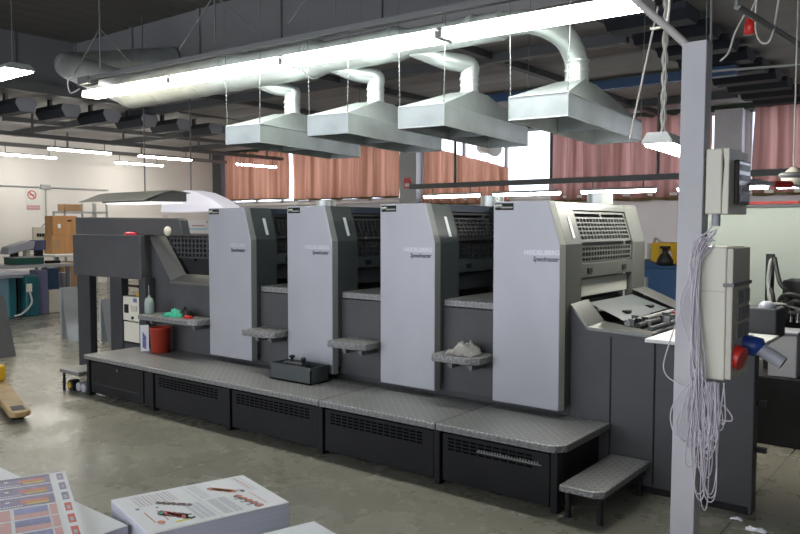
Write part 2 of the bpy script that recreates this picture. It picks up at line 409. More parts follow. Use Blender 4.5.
curtain(-3.75, -.6, 4.0, 4.0, 2.25, 'rose pleated curtain right of the pillar, behind the upper switch box', 'curtainr', seed=5)
# ------------------------------------------------------------------ the press
PR = thing('printing_press', 'long grey four-unit offset printing press standing along the hall', 'printing press', (-4.6, 4.6, 0))
YF = 4.45
UN = [(-5.735, -5.15), (-4.685, -4.17), (-3.668, -3.16), (-2.672, -2.175)]
KZ, TZ = 1.53, 1.815
m = MB().box(-6.84, -2.15, 4.60, 5.9, 0, 1.05)
base = m.build('base_body', 'body', PR, .008)
def sx(xr, z): return xr-(.085*(z-KZ)/(TZ-KZ) if z > KZ else 0)
for k, (xl, xr) in enumerate(UN):
    last = k == 3
    sm = 'endstile' if last else 'stile'
    u = MB().prism([(xl, 1.0), (xr-.16, 1.0), (xr-.16, KZ), (xr-.22, TZ-.01), (xl, TZ-.01)], 'y', 4.49, 5.92).box(xl, xr-.03, 4.49, 4.62, .47, 1.06).build('printing_unit', 'bodyd', PR, .006)
    p = MB().prism([(xl, .45), (xr, .45), (xr, KZ), (xr-.085, TZ), (xl, TZ)], 'y', YF, YF+.038)
    p.build('front_panel', 'panel', u, .006)
    # light edge strip that follows the right side of the panel
    e = MB(); w = .013
    for (a, b) in ((.45, KZ), (KZ, TZ)):
        e.add([(sx(xr, a), YF+.006, a), (sx(xr, b), YF+.006, b), (sx(xr, b)+w, YF+.055, b), (sx(xr, a)+w, YF+.055, a),
               (sx(xr, a)-.03, YF+.05, a), (sx(xr, b)-.03, YF+.05, b)], [(0, 1, 2, 3), (3, 2, 5, 4), (0, 3, 4), (1, 5, 2)])
    e.build('edge_strip', 'canopyt' if last else 'canopy', u)
    def stile(y0, y1, zb):
        g = w
        return MB().prism([(xr+g-.06, zb), (xr+g, zb), (xr+g, KZ), (xr+g-.085, TZ-.003), (xr+g-.20, TZ-.003), (xr+g-.06, KZ)], 'y', y0, y1)
    stile(YF+.055, 4.75, .47 if last else .5).build('side_stile', sm, u, .004)
    stile(5.66, 5.92, .95).build('side_stile', sm, u, .004)
    # oblong pale sign on the stile
    def onslope(z, y, dx=0): return (sx(xr, z)+w+dx, y, z)
    la = MB().add([onslope(1.72, 4.625, .003), onslope(1.72, 4.66, .003), onslope(1.57, 4.665, .003), onslope(1.57, 4.63, .003)], [(0, 1, 2, 3)])
    la.build('label_plate', 'paper', u)
    # the guarded side between the stiles
    def slab(z0, z1, d0, d1, mt, name, y0=4.75, y1=5.66):
        return MB().prism([(sx(xr, z0)+w-d1, z0), (sx(xr, z0)+w-d0, z0), (sx(xr, z1)+w-d0, z1), (sx(xr, z1)+w-d1, z1)], 'y', y0, y1).build(name, mt, u, .003)
    slab(1.757, TZ-.004, 0, .1, 'trim' if last else 'navy', 'cover_band')
    gm = MB(); z0, z1 = KZ+.01, 1.75
    fr = lambda za, zb, ya, yb, d=.012: gm.prism([(sx(xr, za)+w-d-.012, za), (sx(xr, za)+w-d, za), (sx(xr, zb)+w-d, zb), (sx(xr, zb)+w-d-.012, zb)], 'y', ya, yb)
    fr(1.735, z1, 4.75, 5.66); fr(z0, z0+.02, 4.75, 5.66); fr(z0, z1, 4.75, 4.775); fr(z0, z1, 5.635, 5.66); fr(1.70, 1.712, 4.75, 5.66); fr(1.712, 1.735, 5.19, 5.22)
    for i in range(1, 16): fr(z0+.02, 1.70, 4.775+.86*i/16-.0045, 4.775+.86*i/16+.0045)
    for i in range(1, 5): fr(z0+.02+(1.70-z0-.02)*i/5-.0045, z0+.02+(1.70-z0-.02)*i/5+.0045, 4.775, 5.635, .011)
    gm.build('guard_grille', sm if last else 'bodyd', u)
    gm = MB(); z0, z1 = 1.40, 1.515
    fr(z0, z0+.012, 4.75, 5.66); fr(z1-.012, z1, 4.75, 5.66); fr(z0, z1, 4.75, 4.78); fr(z0, z1, 5.63, 5.66)
    for i in range(1, 18): fr(z0, z1, 4.78+.85*i/18-.006, 4.78+.85*i/18+.006)
    for i in range(1, 3): fr(z0+.115*i/3-.006, z0+.115*i/3+.006, 4.78, 5.63, .011)
    gm.build('guard_grille', sm if last else 'bodyd', u)
    lp = slab(1.30, 1.395, .004, .05, sm, 'latch_panel')
    MB().box(xr+w-.006, xr+w+.004, 4.85, 4.92, 1.33, 1.365).build('latch', 'black', lp, .003)
    MB().box(xr+w-.006, xr+w+.004, 5.46, 5.53, 1.33, 1.365).build('latch', 'black', lp, .003)
    slab(1.165, 1.285, .035, .06, 'canopyt' if last else 'bodyd', 'ink_flap', 4.77, 5.64)
    MB().box(xr-.13, xr-.02, 4.76, 5.65, .98, 1.04).build('roller_cover', 'trim' if last else 'bodyd', u, .004)
    rl = MB(); rl.cyl((xr-.10, 4.77, 1.11), (xr-.10, 5.64, 1.11), .03, 14); rl.build('roller', 'black', u)
    # handle slot, top left of the panel
    h = MB().box(xl+.015, xl+.155, YF-.002, YF+.02, TZ-.058, TZ-.012).build('handle_recess', 'black', u)
    MB().cyl((xl+.02, YF-.006, TZ-.034), (xl+.07, YF-.006, TZ-.030), .010, 8).box(xl+.065, xl+.15, YF-.010, YF-.002, TZ-.046, TZ-.036).build('handle', 'canopyt', u)
    # lettering
    rx = [-5.218, -4.205, -3.187, -2.182][k]; W1 = [.205, .27, .255, .255][k]; W2 = [.20, .185, .195, .188][k]
    t = MB(); put_text(t, 'HEIDELBERG', rx-W1+.004, rx+.004, YF, 1.463, .030, 0, 0, .02, .0014)
    t.build('maker_lettering', 'emboss', u)
    t = MB(); put_text(t, 'Speedmaster', rx-W2+.002, rx+.002, YF, 1.420, .032, 0, .25, .02, .0014)
    t.build('model_lettering', 'logo', u)
    # exhaust stub behind the top
    if k in (0, 2, 3): MB().cyl((xr-.275, 5.7, TZ-.02), (xr-.275, 5.7, 1.91), .10, 22).build('exhaust_stub', 'galv', u)
for k in range(3):
    a, b = UN[k][1]+.022, UN[k+1][0]
    c = MB().box(a-.05, b, 4.55, 4.61, .44, 1.06).build('gap_cover', 'body', PR, .004)
    MB().prism([(a-.045, 4.60), (a+.0, 4.545), (b, 4.545), (b, 5.9), (a-.045, 5.9)], 'z', 1.065, 1.115).build('footplate', 'tread', PR, .006)
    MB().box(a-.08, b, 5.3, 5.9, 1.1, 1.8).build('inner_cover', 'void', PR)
def step_shelf(x0, x1, z, y0=4.28, y1=4.56):
    c = .05
    s = MB().prism([(x0, y1), (x0, y0+.03), (x0+.02, y0), (x1-c*1.6, y0), (x1, y0+c), (x1, y1)], 'z', z-.05, z).build('step_shelf', 'tread', PR, .008)
    for x in (x0+.12, x1-.10): MB().box(x-.02, x+.02, y0+.08, y0+.13, z-.085, z-.05).box(x-.012, x+.012, y0+.09, y1+.03, z-.10, z-.075).build('bracket', 'rail', s)
for (x0, x1) in ((-5.10, -4.715), (-4.085, -3.70), (-3.085, -2.70)): step_shelf(x0, x1, .755)
step_shelf(-6.66, -5.765, .775)
# delivery end (left)
d = MB().box(-8.16, -6.84, YF, 5.95, 1.10, 1.555).build('delivery_head', 'body', PR, .012)
MB().prism([(-8.18, 1.556), (-6.20, 1.556), (-6.24, 1.71), (-6.28, 1.728), (-8.18, 1.75)], 'y', 4.50, 4.60).build('back_board', 'body', d, .01)
MB().prism([(-8.18, 1.556), (-6.84, 1.556), (-6.84, 1.55), (-8.18, 1.55)], 'y', YF-.004, 4.5).build('ledge', 'canopy', d)
MB().ball((-6.42, 4.49, 1.60), .048, sc=(1, .7, 1)).cyl((-6.42, 4.48, 1.60), (-6.42, 4.50, 1.60), .045).build('dome_lamp', 'bulb', d)
MB().ball((-7.05, 4.475, 1.565), .03, sc=(4, .8, .8)).build('red_handle', 'gloss', d)
for (x0, x1, y0, y1) in ((-8.08, -7.83, 4.45, 4.54), (-7.42, -7.20, 4.45, 4.54), (-6.90, -6.78, 4.46, 4.9), (-8.08, -7.8, 5.6, 5.9)):
    MB().box(x0, x1, y0, y1, 0, 1.12).build('leg', 'bodyd', PR, .008)
MB().box(-7.25, -6.84, 4.7, 5.9, .0, 1.1).build('delivery_back', 'black', PR)
MB().cyl((-7.83, 4.8, .98), (-7.42, 4.8, .98), .015, 10).build('delivery_rail', 'chrome', PR)
MB().box(-7.25, -6.82, 4.47, 4.72, 0, .42).build('delivery_plinth', 'bodyd', PR, .006)
cb = MB().box(-7.23, -6.91, 4.47, 4.7, .66, .915).build('control_box', 'cream', PR, .008)
MB().box(-7.17, -7.10, 4.462, 4.48, .74, .83).build('window', 'black', cb)
MB().box(-7.05, -6.95, 4.462, 4.48, .76, .82).build('switch_plate', 'beige', cb)
MB().box(-7.0, -6.95, 4.46, 4.48, .86, .90).build('switch', 'inkb', cb)
MB().cyl((-7.02, 4.47, .695), (-7.02, 4.455, .695), .015, 10).build('knob', 'rubber', cb)
cb2 = MB().box(-7.23, -6.91, 4.475, 4.7, .435, .645).build('control_box', 'cream', PR, .008)
# slanted delivery housing
H0 = 4.58
MB().add([(-6.84, H0, .4), (-6.84, H0, 1.53), (-6.48, H0, 1.10), (-5.73, H0, 1.10), (-5.73, H0, .4),
          (-6.84, H0+.02, .4), (-6.84, H0+.02, 1.53), (-6.48, H0+.02, 1.10), (-5.73, H0+.02, 1.10), (-5.73, H0+.02, .4)],
         [(0, 1, 2, 3, 4), (5, 9, 8, 7, 6), (0, 5, 6, 1), (1, 6, 7, 2), (2, 7, 8, 3), (3, 8, 9, 4), (4, 9, 5, 0)]).build('delivery_front', 'body', PR)
fr = MB()
A = [(-6.86, 1.545), (-6.50, 1.105), (-5.73, 1.105)]
fr.add([(-6.86, H0-.012, 1.545), (-6.70, 4.66, 1.545), (-6.37, 4.66, 1.17), (-6.50, H0-.012, 1.10)], [(0, 1, 2, 3)])
fr.add([(-6.50, H0-.012, 1.10), (-6.37, 4.66, 1.17), (-5.73, 4.66, 1.17), (-5.73, H0-.012, 1.10)], [(0, 1, 2, 3)])
fr.add([(-6.50, H0-.012, 1.10), (-5.73, H0-.012, 1.10), (-5.73, H0-.012, 1.075), (-6.52, H0-.012, 1.075)], [(0, 1, 2, 3)])
fr.build('housing_trim', 'housetrim', PR)
gp = MB().prism([(-6.71, 1.55), (-6.34, 1.13), (-5.73, 1.13), (-5.73, 1.55)], 'y', 4.70, 5.9).build('delivery_cover', 'black', PR)
g = MB()
for i in range(16): x = -6.66+i*.06; g.box(x-.012, x+.012, 4.685, 4.70, max(1.35, 1.53-(x+6.69)*1.13+.0) if x < -6.5 else 1.35, 1.54)
for i in range(5): z = 1.335+i*.047; g.box(-6.70+(1.545-z)*.88, -5.73, 4.682, 4.70, z-.007, z+.007)
g.build('guard_grille', 'bodyd', gp)
MB().box(-6.35, -6.25, 4.675, 4.70, 1.30, 1.32).build('latch', 'black', gp)
# feeder end (right)
fb = MB().box(-2.16, -1.6, 4.58, 6.0, .0, .955).box(-1.6, -1.03, 4.58, 4.68, .0, .955).build('feeder_body', 'body', PR, .008)
for x in (-1.88, -1.60): MB().box(x-.004, x+.004, 4.575, 4.585, .06, .95).build('panel_seam', 'black', fb)
MB().box(-2.15, -1.05, 4.572, 4.60, .0, .04).build('kick_plate', 'black', fb)
MB().prism([(-2.16, .95), (-2.16, 1.13), (-2.035, .995), (-1.62, .985), (-1.62, .95)], 'y', 4.58, 4.60).build('feeder_cheek', 'body', fb)
t = MB()
t.add([(-2.155, 4.572, 1.14), (-2.035, 4.572, 1.0), (-2.005, 4.772, 1.02), (-2.125, 4.772, 1.16)], [(0, 1, 2, 3)])
t.add([(-2.035, 4.572, 1.0), (-1.62, 4.572, .985), (-1.62, 4.68, .988), (-2.005, 4.772, 1.02)], [(0, 1, 2, 3)])
t.add([(-2.155, 4.572, 1.14), (-2.155, 4.572, 1.12), (-2.035, 4.572, .98), (-1.62, 4.572, .965), (-1.62, 4.572, .985), (-2.035, 4.572, 1.0)], [(0, 1, 2, 5), (5, 2, 3, 4)])
t.build('feeder_trim', 'trim', fb)
MB().add([(-2.155, 5.64, 1.17), (-2.155, 5.93, 1.17), (-1.70, 5.93, .985), (-1.72, 5.64, 1.0)], [(0, 1, 2, 3)]).add([(-2.155, 5.93, 1.17), (-2.155, 5.93, .95), (-1.70, 5.93, .95), (-1.70, 5.93, .985)], [(0, 1, 2, 3)]).build('feeder_trim', 'trim', fb)
MB().add([(-2.15, 4.83, 1.13), (-2.15, 5.64, 1.13), (-1.88, 5.64, 1.04), (-1.88, 4.79, 1.03)], [(0, 1, 2, 3)]).build('feed_board', 'stile', fb)
fbm = MB()
for y in (4.98, 5.42): fbm.box(-1.97, -1.93, y, y+.07, 1.055, 1.075)
fbm.build('board_clip', 'black', fb)
for i, (x, z, r) in enumerate(((-1.84, 1.02, .02), (-1.77, 1.005, .024), (-1.69, .995, .018))):
    MB().cyl((x, 4.74, z), (x, 5.62, z), r, 12).build('feed_roller', ['canopy', 'rubber', 'stile'][i], fb)
rw = random.Random(3)
for i in range(16):
    y = 4.76+i*.055; x = -1.86+rw.random()*.18
    MB().box(x-.02, x+.02, y-.012, y+.012, 1.0, 1.035+.025*rw.random()).build('gripper', ['stile', 'black', 'canopy', 'redp'][i % 4 if i > 7 else i % 3], fb)
MB().box(-1.62, -1.02, 5.05, 5.3, .95, 1.14).build('head_block', 'bodyd', fb, .01)
MB().ball((-1.09, 5.12, 1.14), .055, sc=(1, 1, .8)).build('white_cap', 'greyp', fb)
MB().box(-1.60, -1.0, 4.40, 5.03, .962, .985).build('side_table', 'white', fb, .004)
for z in (.35, .62): MB().box(-1.03, -.975, 4.64, 4.67, z, z+.03).build('hinge', 'black', fb)

# ------------------------------------------------------------------ walkway platform and steps
PX = [-6.92, -5.86, -4.81, -3.78, -2.75, -1.93]
PL = thing('platform', 'long black walkway platform with chequer plate top along the press front', 'platform', (-4.4, 4.1, 0))
SE = [-6.95, -3.77, -2.745, -1.87]
for k in range(3):
    x0, x1 = SE[k]+.002, SE[k+1]-.002
    poly = [(x0, 3.875), (x1, 3.875), (x1, 4.575), (x0, 4.575)] if k < 2 else [(x0, 3.875), (x1-.10, 3.875), (x1-.05, 3.885), (x1, 3.95), (x1, 4.575), (x0, 4.575)]
    MB().prism(poly, 'z', .355, .40).build('tread_plate', 'tread', PL, .008)
MB().box(-6.9, -1.95, 3.97, 4.57, .04, .353).build('frame', 'void', PL)
for k in range(6):
    x = PX[k]
    MB().box(x-.022, x+.022, 3.90, 3.97, 0, .354).build('post', 'black', PL, .004)
for k in range(5):
    a, b = PX[k]+.035, PX[k+1]-.035
    if k == 0: b -= .12
    pn = MB().box(a, b, 3.915, 3.94, .03, .335).build('access_panel', 'black', PL, .005)
    s = MB()
    if k == 0:
        s.box(a+.03, b-.06, 3.912, 3.92, .12, .128); s.build('panel_lip', 'bodyd', pn)
        MB().cyl((-6.40, 3.915, .30), (-6.40, 3.895, .30), .014, 10).build('knob', 'chrome', pn)
        MB().box(b+.02, PX[1]-.03, 3.92, 3.94, .03, .335).build('access_panel', 'black', PL)
    else:
        w0 = b-a; n = int(w0*.86/.055)
        for i in range(n):
            for j in range(4):
                x = a+w0*.06+i*.055; z = .235+j*.022
                s.box(x, x+.042, 3.912, 3.916, z, z+.011)
        s.build('louvre_slots', 'hole', pn)
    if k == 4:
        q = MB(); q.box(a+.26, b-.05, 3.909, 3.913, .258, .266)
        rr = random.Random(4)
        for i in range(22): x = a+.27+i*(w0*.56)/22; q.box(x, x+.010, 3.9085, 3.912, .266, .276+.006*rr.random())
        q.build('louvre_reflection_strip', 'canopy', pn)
ST = thing('step', 'low chequer plate step on black legs at the right end of the platform', 'step', (-1.74, 4.2, 0))
MB().prism([(-1.865, 3.83), (-1.66, 3.83), (-1.61, 3.87), (-1.61, 4.57), (-1.865, 4.57)], 'z', .165, .205).build('tread_plate', 'tread', ST, .008)
MB().box(-1.85, -1.63, 3.89, 3.91, .145, .165).box(-1.85, -1.63, 4.5, 4.52, .145, .165).box(-1.64, -1.62, 3.9, 4.5, .135, .165).build('frame', 'black', ST)
for x, y in ((-1.845, 3.91), (-1.655, 3.91), (-1.845, 4.5), (-1.655, 4.5)): MB().cyl((x, y, 0), (x, y, .165), .018, 10).build('leg', 'black', ST)
LS = thing('step', 'small low grey step with a thin leg left of the platform', 'step', (-7.1, 4.1, 0))
MB().box(-7.33, -6.97, 3.83, 4.42, .185, .225).build('tread_plate', 'tread', LS, .006)
for x, y in ((-7.30, 3.86), (-7.30, 4.38), (-7.0, 4.38)): MB().cyl((x, y, 0), (x, y, .185), .014, 10).build('leg', 'black', LS)
o = MB().cyl((-7.24, 3.89, .055), (-7.24, 3.97, .055), .055, 20, 0).cyl((-7.24, 3.88, .055), (-7.24, 3.90, .055), .028, 14, 1).build('wheel', ['rubber', 'yellow'])
tag(o, 'black wheel with yellow hub under the small low step', 'wheel')
for i, x in enumerate((-7.105, -7.01)):
    o = MB().cyl((x, 3.90, .055), (x, 4.0, .055), .042, 18).build('roll', 'greyp')
    tag(o, ['pale roll beside the black wheel under the low step', 'pale roll next to the platform under the low step'][i], 'roll', 'pale rolls under the low step')
# ------------------------------------------------------------------ things on and by the press
B = thing('spray_bottle', 'cloudy green bottle with a thin nozzle on the left step shelf', 'bottle', (-6.60, 4.385, .776))
MB().lathe([(.0, 0), (.042, 0), (.046, .01), (.046, .11), (.036, .15), (.014, .165), (.014, .18), (0, .18)], (-6.60, 4.385, .777), 18).build('body', 'bottle', B)
MB().tube(bez([(-6.60, 4.385, .95), (-6.605, 4.385, 1.03), (-6.59, 4.375, 1.06)], 6), .004, 8).build('nozzle', 'bottle', B)
def crumple(c, sx_, sy, sz, seed, mt, name, n=26, k=9):
    r = random.Random(seed); m = MB(); vs = []; fs = []
    from mathutils import noise
    for i in range(n+1):
        for j in range(k+1):
            u = i/n-.5; v = j/k-.5
            z = max(0, noise.noise(Vector((u*5+seed, v*5, seed)))+.55)*(1-abs(2*u)**3)*(1-abs(2*v)**3)
            vs.append((c[0]+u*sx_+.12*sx_*noise.noise(Vector((v*4, u*3, seed*2))), c[1]+v*sy+.2*sy*noise.noise(Vector((u*5, seed, v*3))), c[2]+z*sz+.002))
    for i in range(n):
        for j in range(k): fs.append((i*(k+1)+j, (i+1)*(k+1)+j, (i+1)*(k+1)+j+1, i*(k+1)+j+1))
    m.add(vs, fs, 0, True)
    o = m.build(name, mt); s = o.modifiers.new('solid', 'SOLIDIFY'); s.thickness = .004; s.offset = 1
    return o
tag(crumple((-6.22, 4.42, .776), .28, .16, .075, 2, 'glove', 'rubber_glove'), 'crumpled green rubber gloves lying on the left step shelf', 'glove')
tag(crumple((-6.11, 4.46, .776), .13, .12, .10, 12, 'rubber', 'black_rag'), 'small black rag beside the green gloves', 'rag')
o = MB().box(-6.02, -5.93, 4.36, 4.41, .776, .80).build('red_tool', 'redp', bevel=.006); tag(o, 'small flat red tool at the right of the green gloves', 'tool')
o = MB().lathe([(0, .012), (.078, .012), (.084, 0), (.09, .0), (.104, .235), (.109, .235), (.109, .247), (.098, .247), (.086, .02), (0, .02)], (-6.47, 4.42, .402), 24).build('bucket', 'bucket')
tag(o, 'red plastic bucket on the platform under the left step shelf', 'bucket')
bk = thing('booklet', 'white booklet with a blue cover picture leaning beside the red bucket', 'booklet', (-6.66, 4.36, .401))
MB().add([(-6.655, 4.315, .402), (-6.60, 4.375, .402), (-6.625, 4.39, .66), (-6.68, 4.33, .66), (-6.663, 4.321, .402), (-6.608, 4.381, .402), (-6.633, 4.396, .66), (-6.688, 4.336, .66)],
         [(0, 1, 2, 3), (7, 6, 5, 4), (0, 4, 5, 1), (1, 5, 6, 2), (2, 6, 7, 3), (3, 7, 4, 0)]).build('pages', 'paper', bk)
MB().add([(-6.642, 4.328, .44), (-6.618, 4.352, .42), (-6.628, 4.362, .54), (-6.650, 4.336, .60)], [(0, 1, 2, 3)]).build('cover_picture', 'inkb', bk)
o = MB().lathe([(0, 0), (.032, 0), (.034, .006), (.034, .034), (.032, .04), (0, .04)], (-7.03, 4.56, .916), 16).build('tape_roll', 'yellow'); tag(o, 'small yellow tape roll on top of the beige control box in the delivery niche', 'tape roll')
TB = thing('tool_tray', 'dark grey open tool tray holding tools on the platform', 'tray', (-4.44, 4.25, .402))
tx0, tx1, ty0, ty1 = -4.64, -4.17, 4.20, 4.41
bm = MB().box(tx0, tx1, ty0, ty1, .402, .412)
for a in ((tx0, tx1, ty0, ty0+.008), (tx0, tx1, ty1-.008, ty1), (tx0, tx0+.008, ty0, ty1), (tx1-.008, tx1, ty0, ty1)): bm.box(*a, .402, .535)
bm.box(tx0-.006, tx1+.006, ty0-.006, ty0+.004, .52, .537)
bm.build('tray', 'stile', TB)
o = MB().box(-4.55, -4.33, 4.26, 4.32, .413, .545).build('wrench', 'bodyd', bevel=.01); tag(o, 'dark wrench lying in the open grey tool tray', 'tool', 'tools in the tray')
o = MB().cyl((-4.60, 4.30, .433), (-4.24, 4.33, .433), .02, 10).build('rod', 'stile'); tag(o, 'dark rod lying along the bottom of the tool tray', 'tool', 'tools in the tray')
o = MB().cyl((-4.36, 4.28, .413), (-4.34, 4.29, .575), .014, 10).ball((-4.34, 4.29, .575), .022).build('screwdriver', 'black'); tag(o, 'black handled tool standing up out of the tool tray', 'tool', 'tools in the tray')
o = MB().cyl((-4.47, 4.29, .413), (-4.48, 4.30, .58), .012, 10).ball((-4.48, 4.30, .585), .026, sc=(1, 1, .6)).build('punch', 'black'); tag(o, 'round headed black tool in the middle of the tool tray', 'tool', 'tools in the tray')
tag(crumple((-2.87, 4.40, .757), .23, .20, .10, 5, 'cloth', 'rag'), 'crumpled grey rag on the step shelf left of the rightmost unit', 'rag')

# ------------------------------------------------------------------ exhaust duct and hoods
DU = thing('exhaust_duct', 'long galvanised round exhaust duct above the press with four branches', 'duct', (-5, 4.85, 2.9))
dz = 3.12
MB().tube([(-7.55, 4.85, dz+.02), (-5.72, 4.85, dz+.02)], .185, 28).build('main_pipe', 'galv', DU)
MB().tube([(-5.72, 4.85, dz+.02), (-5.60, 4.85, dz), (-4.72, 4.85, dz)], [.185, .165, .165], 28).build('main_pipe', 'galv', DU)
MB().tube([(-4.72, 4.85, dz), (-4.60, 4.85, dz-.01), (-3.80, 4.85, dz-.01)], [.165, .135, .135], 28).build('main_pipe', 'galv', DU)
MB().tube([(-3.80, 4.85, dz-.01), (-3.70, 4.85, dz-.015), (-2.85, 4.86, dz-.015)], [.135, .105, .105], 28).build('main_pipe', 'galv', DU)
MB().tube(bez([(-2.85, 4.86, dz-.015), (-2.62, 4.90, dz-.02), (-2.49, 5.10, dz-.10), (-2.46, 5.25, dz-.24), (-2.455, 5.26, 2.71)], 7), .085, 24).build('branch_pipe', 'galv', DU)
MB().tube(bez([(-7.50, 4.85, dz+.02), (-7.62, 4.87, dz+.04), (-7.8, 4.93, dz+.10)], 5), .19, 28).build('elbow', 'galv', DU)
MB().tube([(-7.75, 4.91, dz+.08), (-10.9, 5.95, 4.02)], .185, 28).build('main_pipe', 'galv', DU)
MB().tube(bez([(-10.75, 5.9, 3.98), (-11.02, 6.02, 4.07), (-11.0, 6.35, 4.13), (-10.9, 7.78, 4.45)], 6), .19, 28).build('elbow', 'galv', DU)
for (x0, y0, x1, y1, zt) in ((-5.62, 4.83, -5.27, 5.08, 2.70), (-4.60, 4.83, -4.225, 5.06, 2.70), (-3.70, 4.85, -3.335, 5.16, 2.70)):
    b = MB().tube(bez([(x0, y0, dz-.04), (x0+.1, y0+.05, dz-.09), ((x0+x1)/2+.07, (y0+y1)/2, dz-.16), (x1, y1, 2.93), (x1+.005, y1, 2.84), (x1+.005, y1, zt)], 6), .072, 22).build('branch_pipe', 'galv', DU)
    c = MB()
    for z in (2.77, 2.82): c.tube([(x1+.005, y1, z-.008), (x1+.005, y1, z+.008)], .079, 22)
    c.build('clamp_ring', 'galv', b)
c = MB()
for z in (2.79, 2.86): c.tube([(-2.455, 5.26, z-.008), (-2.455, 5.26, z+.008)], .092, 22)
c.build('clamp_ring', 'galv', DU)
for x, r in ((-6.3, .19), (-5.85, .19), (-5.8, .19), (-4.78, .172), (-3.83, .142), (-3.10, .112), (-7.0, .19)):
    MB().tube([(x-.012, 4.85, dz+(.02 if x < -5.7 else -.005)), (x+.012, 4.85, dz+(.02 if x < -5.7 else -.005))], r, 28).build('clamp_ring', 'galv', DU)
HD = [(-5.285, 5.18, .150, (-5.265, 5.08)), (-4.255, 5.17, .140, (-4.22, 5.06)), (-3.40, 5.27, .12, (-3.33, 5.16)), (-2.50, 5.47, .092, (-2.455, 5.26))]
HL = ['leftmost galvanised exhaust hood hanging over the press, in front of the far curtains', 'second galvanised exhaust hood from the left over the press',
      'third galvanised exhaust hood from the left, before the sagging curtain', 'rightmost and largest looking galvanised exhaust hood, nearest the pillar']
CH = 0
for k, (hx, hy, th, (cx_, cy_)) in enumerate(HD):
    M = Matrix.Translation((hx, hy, 0)) @ Matrix.Rotation(th, 4, 'Z')
    t = thing('exhaust_hood', HL[k], 'exhaust hood', (hx, hy, 2.37), 'exhaust hoods over the press')
    W, L = (.19, .80) if k < 3 else (.21, .88); z0, z1, z2 = 2.37, 2.525, 2.70
    o4 = [(-W, -L), (W, -L), (W, L), (-W, L)]
    lc = M.inverted() @ Vector((cx_, cy_, 0)); q = [(lc.x-.10, lc.y-.12), (lc.x+.10, lc.y-.12), (lc.x+.10, lc.y+.12), (lc.x-.10, lc.y+.12)]
    s = MB()
    for i in range(4):
        a, b = o4[i], o4[(i+1) % 4]
        s.add([(*a, z0), (*b, z0), (*b, z1), (*a, z1)], [(0, 1, 2, 3)])
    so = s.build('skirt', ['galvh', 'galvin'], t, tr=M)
    sd = so.modifiers.new('solid', 'SOLIDIFY'); sd.thickness = .004; sd.offset = -1; 
    s = MB()
    for i in range(4):
        a, b = o4[i], o4[(i+1) % 4]; c_, d_ = q[(i+1) % 4], q[i]
        s.add([(*a, z1), (*b, z1), (*c_, z2), (*d_, z2)], [(0, 1, 2, 3)])
    s.add([(*p, z2) for p in q], [(0, 1, 2, 3)])
    so = s.build('hood_top', 'galvh', t, tr=M); sd = so.modifiers.new('solid', 'SOLIDIFY'); sd.thickness = .004; sd.offset = -1
    s = MB()
    for i in range(4):
        a, b = Vector((*o4[i], z1)), Vector((*o4[(i+1) % 4], z1)); s.cyl(a, b, .006, 6)
        s.cyl((*o4[i], z1), (*q[i], z2), .005, 6)
        s.cyl((*o4[i], z0), (*o4[i], z1), .005, 6); s.cyl((*o4[i], z0), (*o4[(i+1) % 4], z0), .006, 6)
    s.build('folded_seam', 'galv', t, tr=M)
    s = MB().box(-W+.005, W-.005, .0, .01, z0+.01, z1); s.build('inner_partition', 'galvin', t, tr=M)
    MB().tube([Vector((lc.x, lc.y, z2-.01)), Vector((lc.x, lc.y, z2+.03))], .088 if k == 3 else .076, 22).build('collar', 'galv', t, tr=M)
    for j, (a, lab) in enumerate(((o4[0], 'near left'), (o4[1], 'near right'), (o4[2], 'far right'))):
        p = M @ Vector((a[0]*.97, a[1]*.99, z1)); tp = Vector((p.x+(-.02 if j == 0 else .05)*1.5, p.y-.02, ZH))
        if p.y > FY-.5: tp.z = ZL
        m = MB().cyl(p, tp, .003, 6)
        n = 9
        for i in range(n):
            z = p+(tp-p).normalized()*(.02+.035*i); m.ball(z, .0055, 0, 6, 4, (1, 1, 1.8))
        o = m.build('hanging_chain', 'rail')
        tag(o, 'thin chain from the roof holding the %s corner of the %s exhaust hood' % (lab, ['leftmost', 'second', 'third', 'rightmost'][k]), 'chain', 'chains of the exhaust hoods')

# ------------------------------------------------------------------ lamps
TRK = thing('light_trunking', 'grey lamp trunking running along above the row of lit tubes', 'trunking', (-4.6, 4.22, 3.18))
MB().add([(-7.6,4.27,3.165),(-7.6,4.33,3.165),(-7.6,4.33,3.205),(-7.6,4.27,3.205),(-1.3,4.27,3.065),(-1.3,4.33,3.065),(-1.3,4.33,3.105),(-1.3,4.27,3.105)],[(0,1,2,3),(7,6,5,4),(0,4,5,1),(1,5,6,2),(2,6,7,3),(3,7,4,0)]).build('rail', 'rail', TRK)
MB().box(-7.6, -7.4, 4.24, 4.36, 3.125, 3.2).build('junction_box', 'rail', TRK)
FX_ = [(-7.68, -6.17), (-6.14, -4.66), (-4.63, -3.10), (-3.06, -1.66)]
FL = ['leftmost glaring twin tube lamp hanging above the press', 'second glaring tube lamp from the left above the press', 'third glaring tube lamp from the left above the press', 'rightmost glaring tube lamp above the press, cut by the top edge']
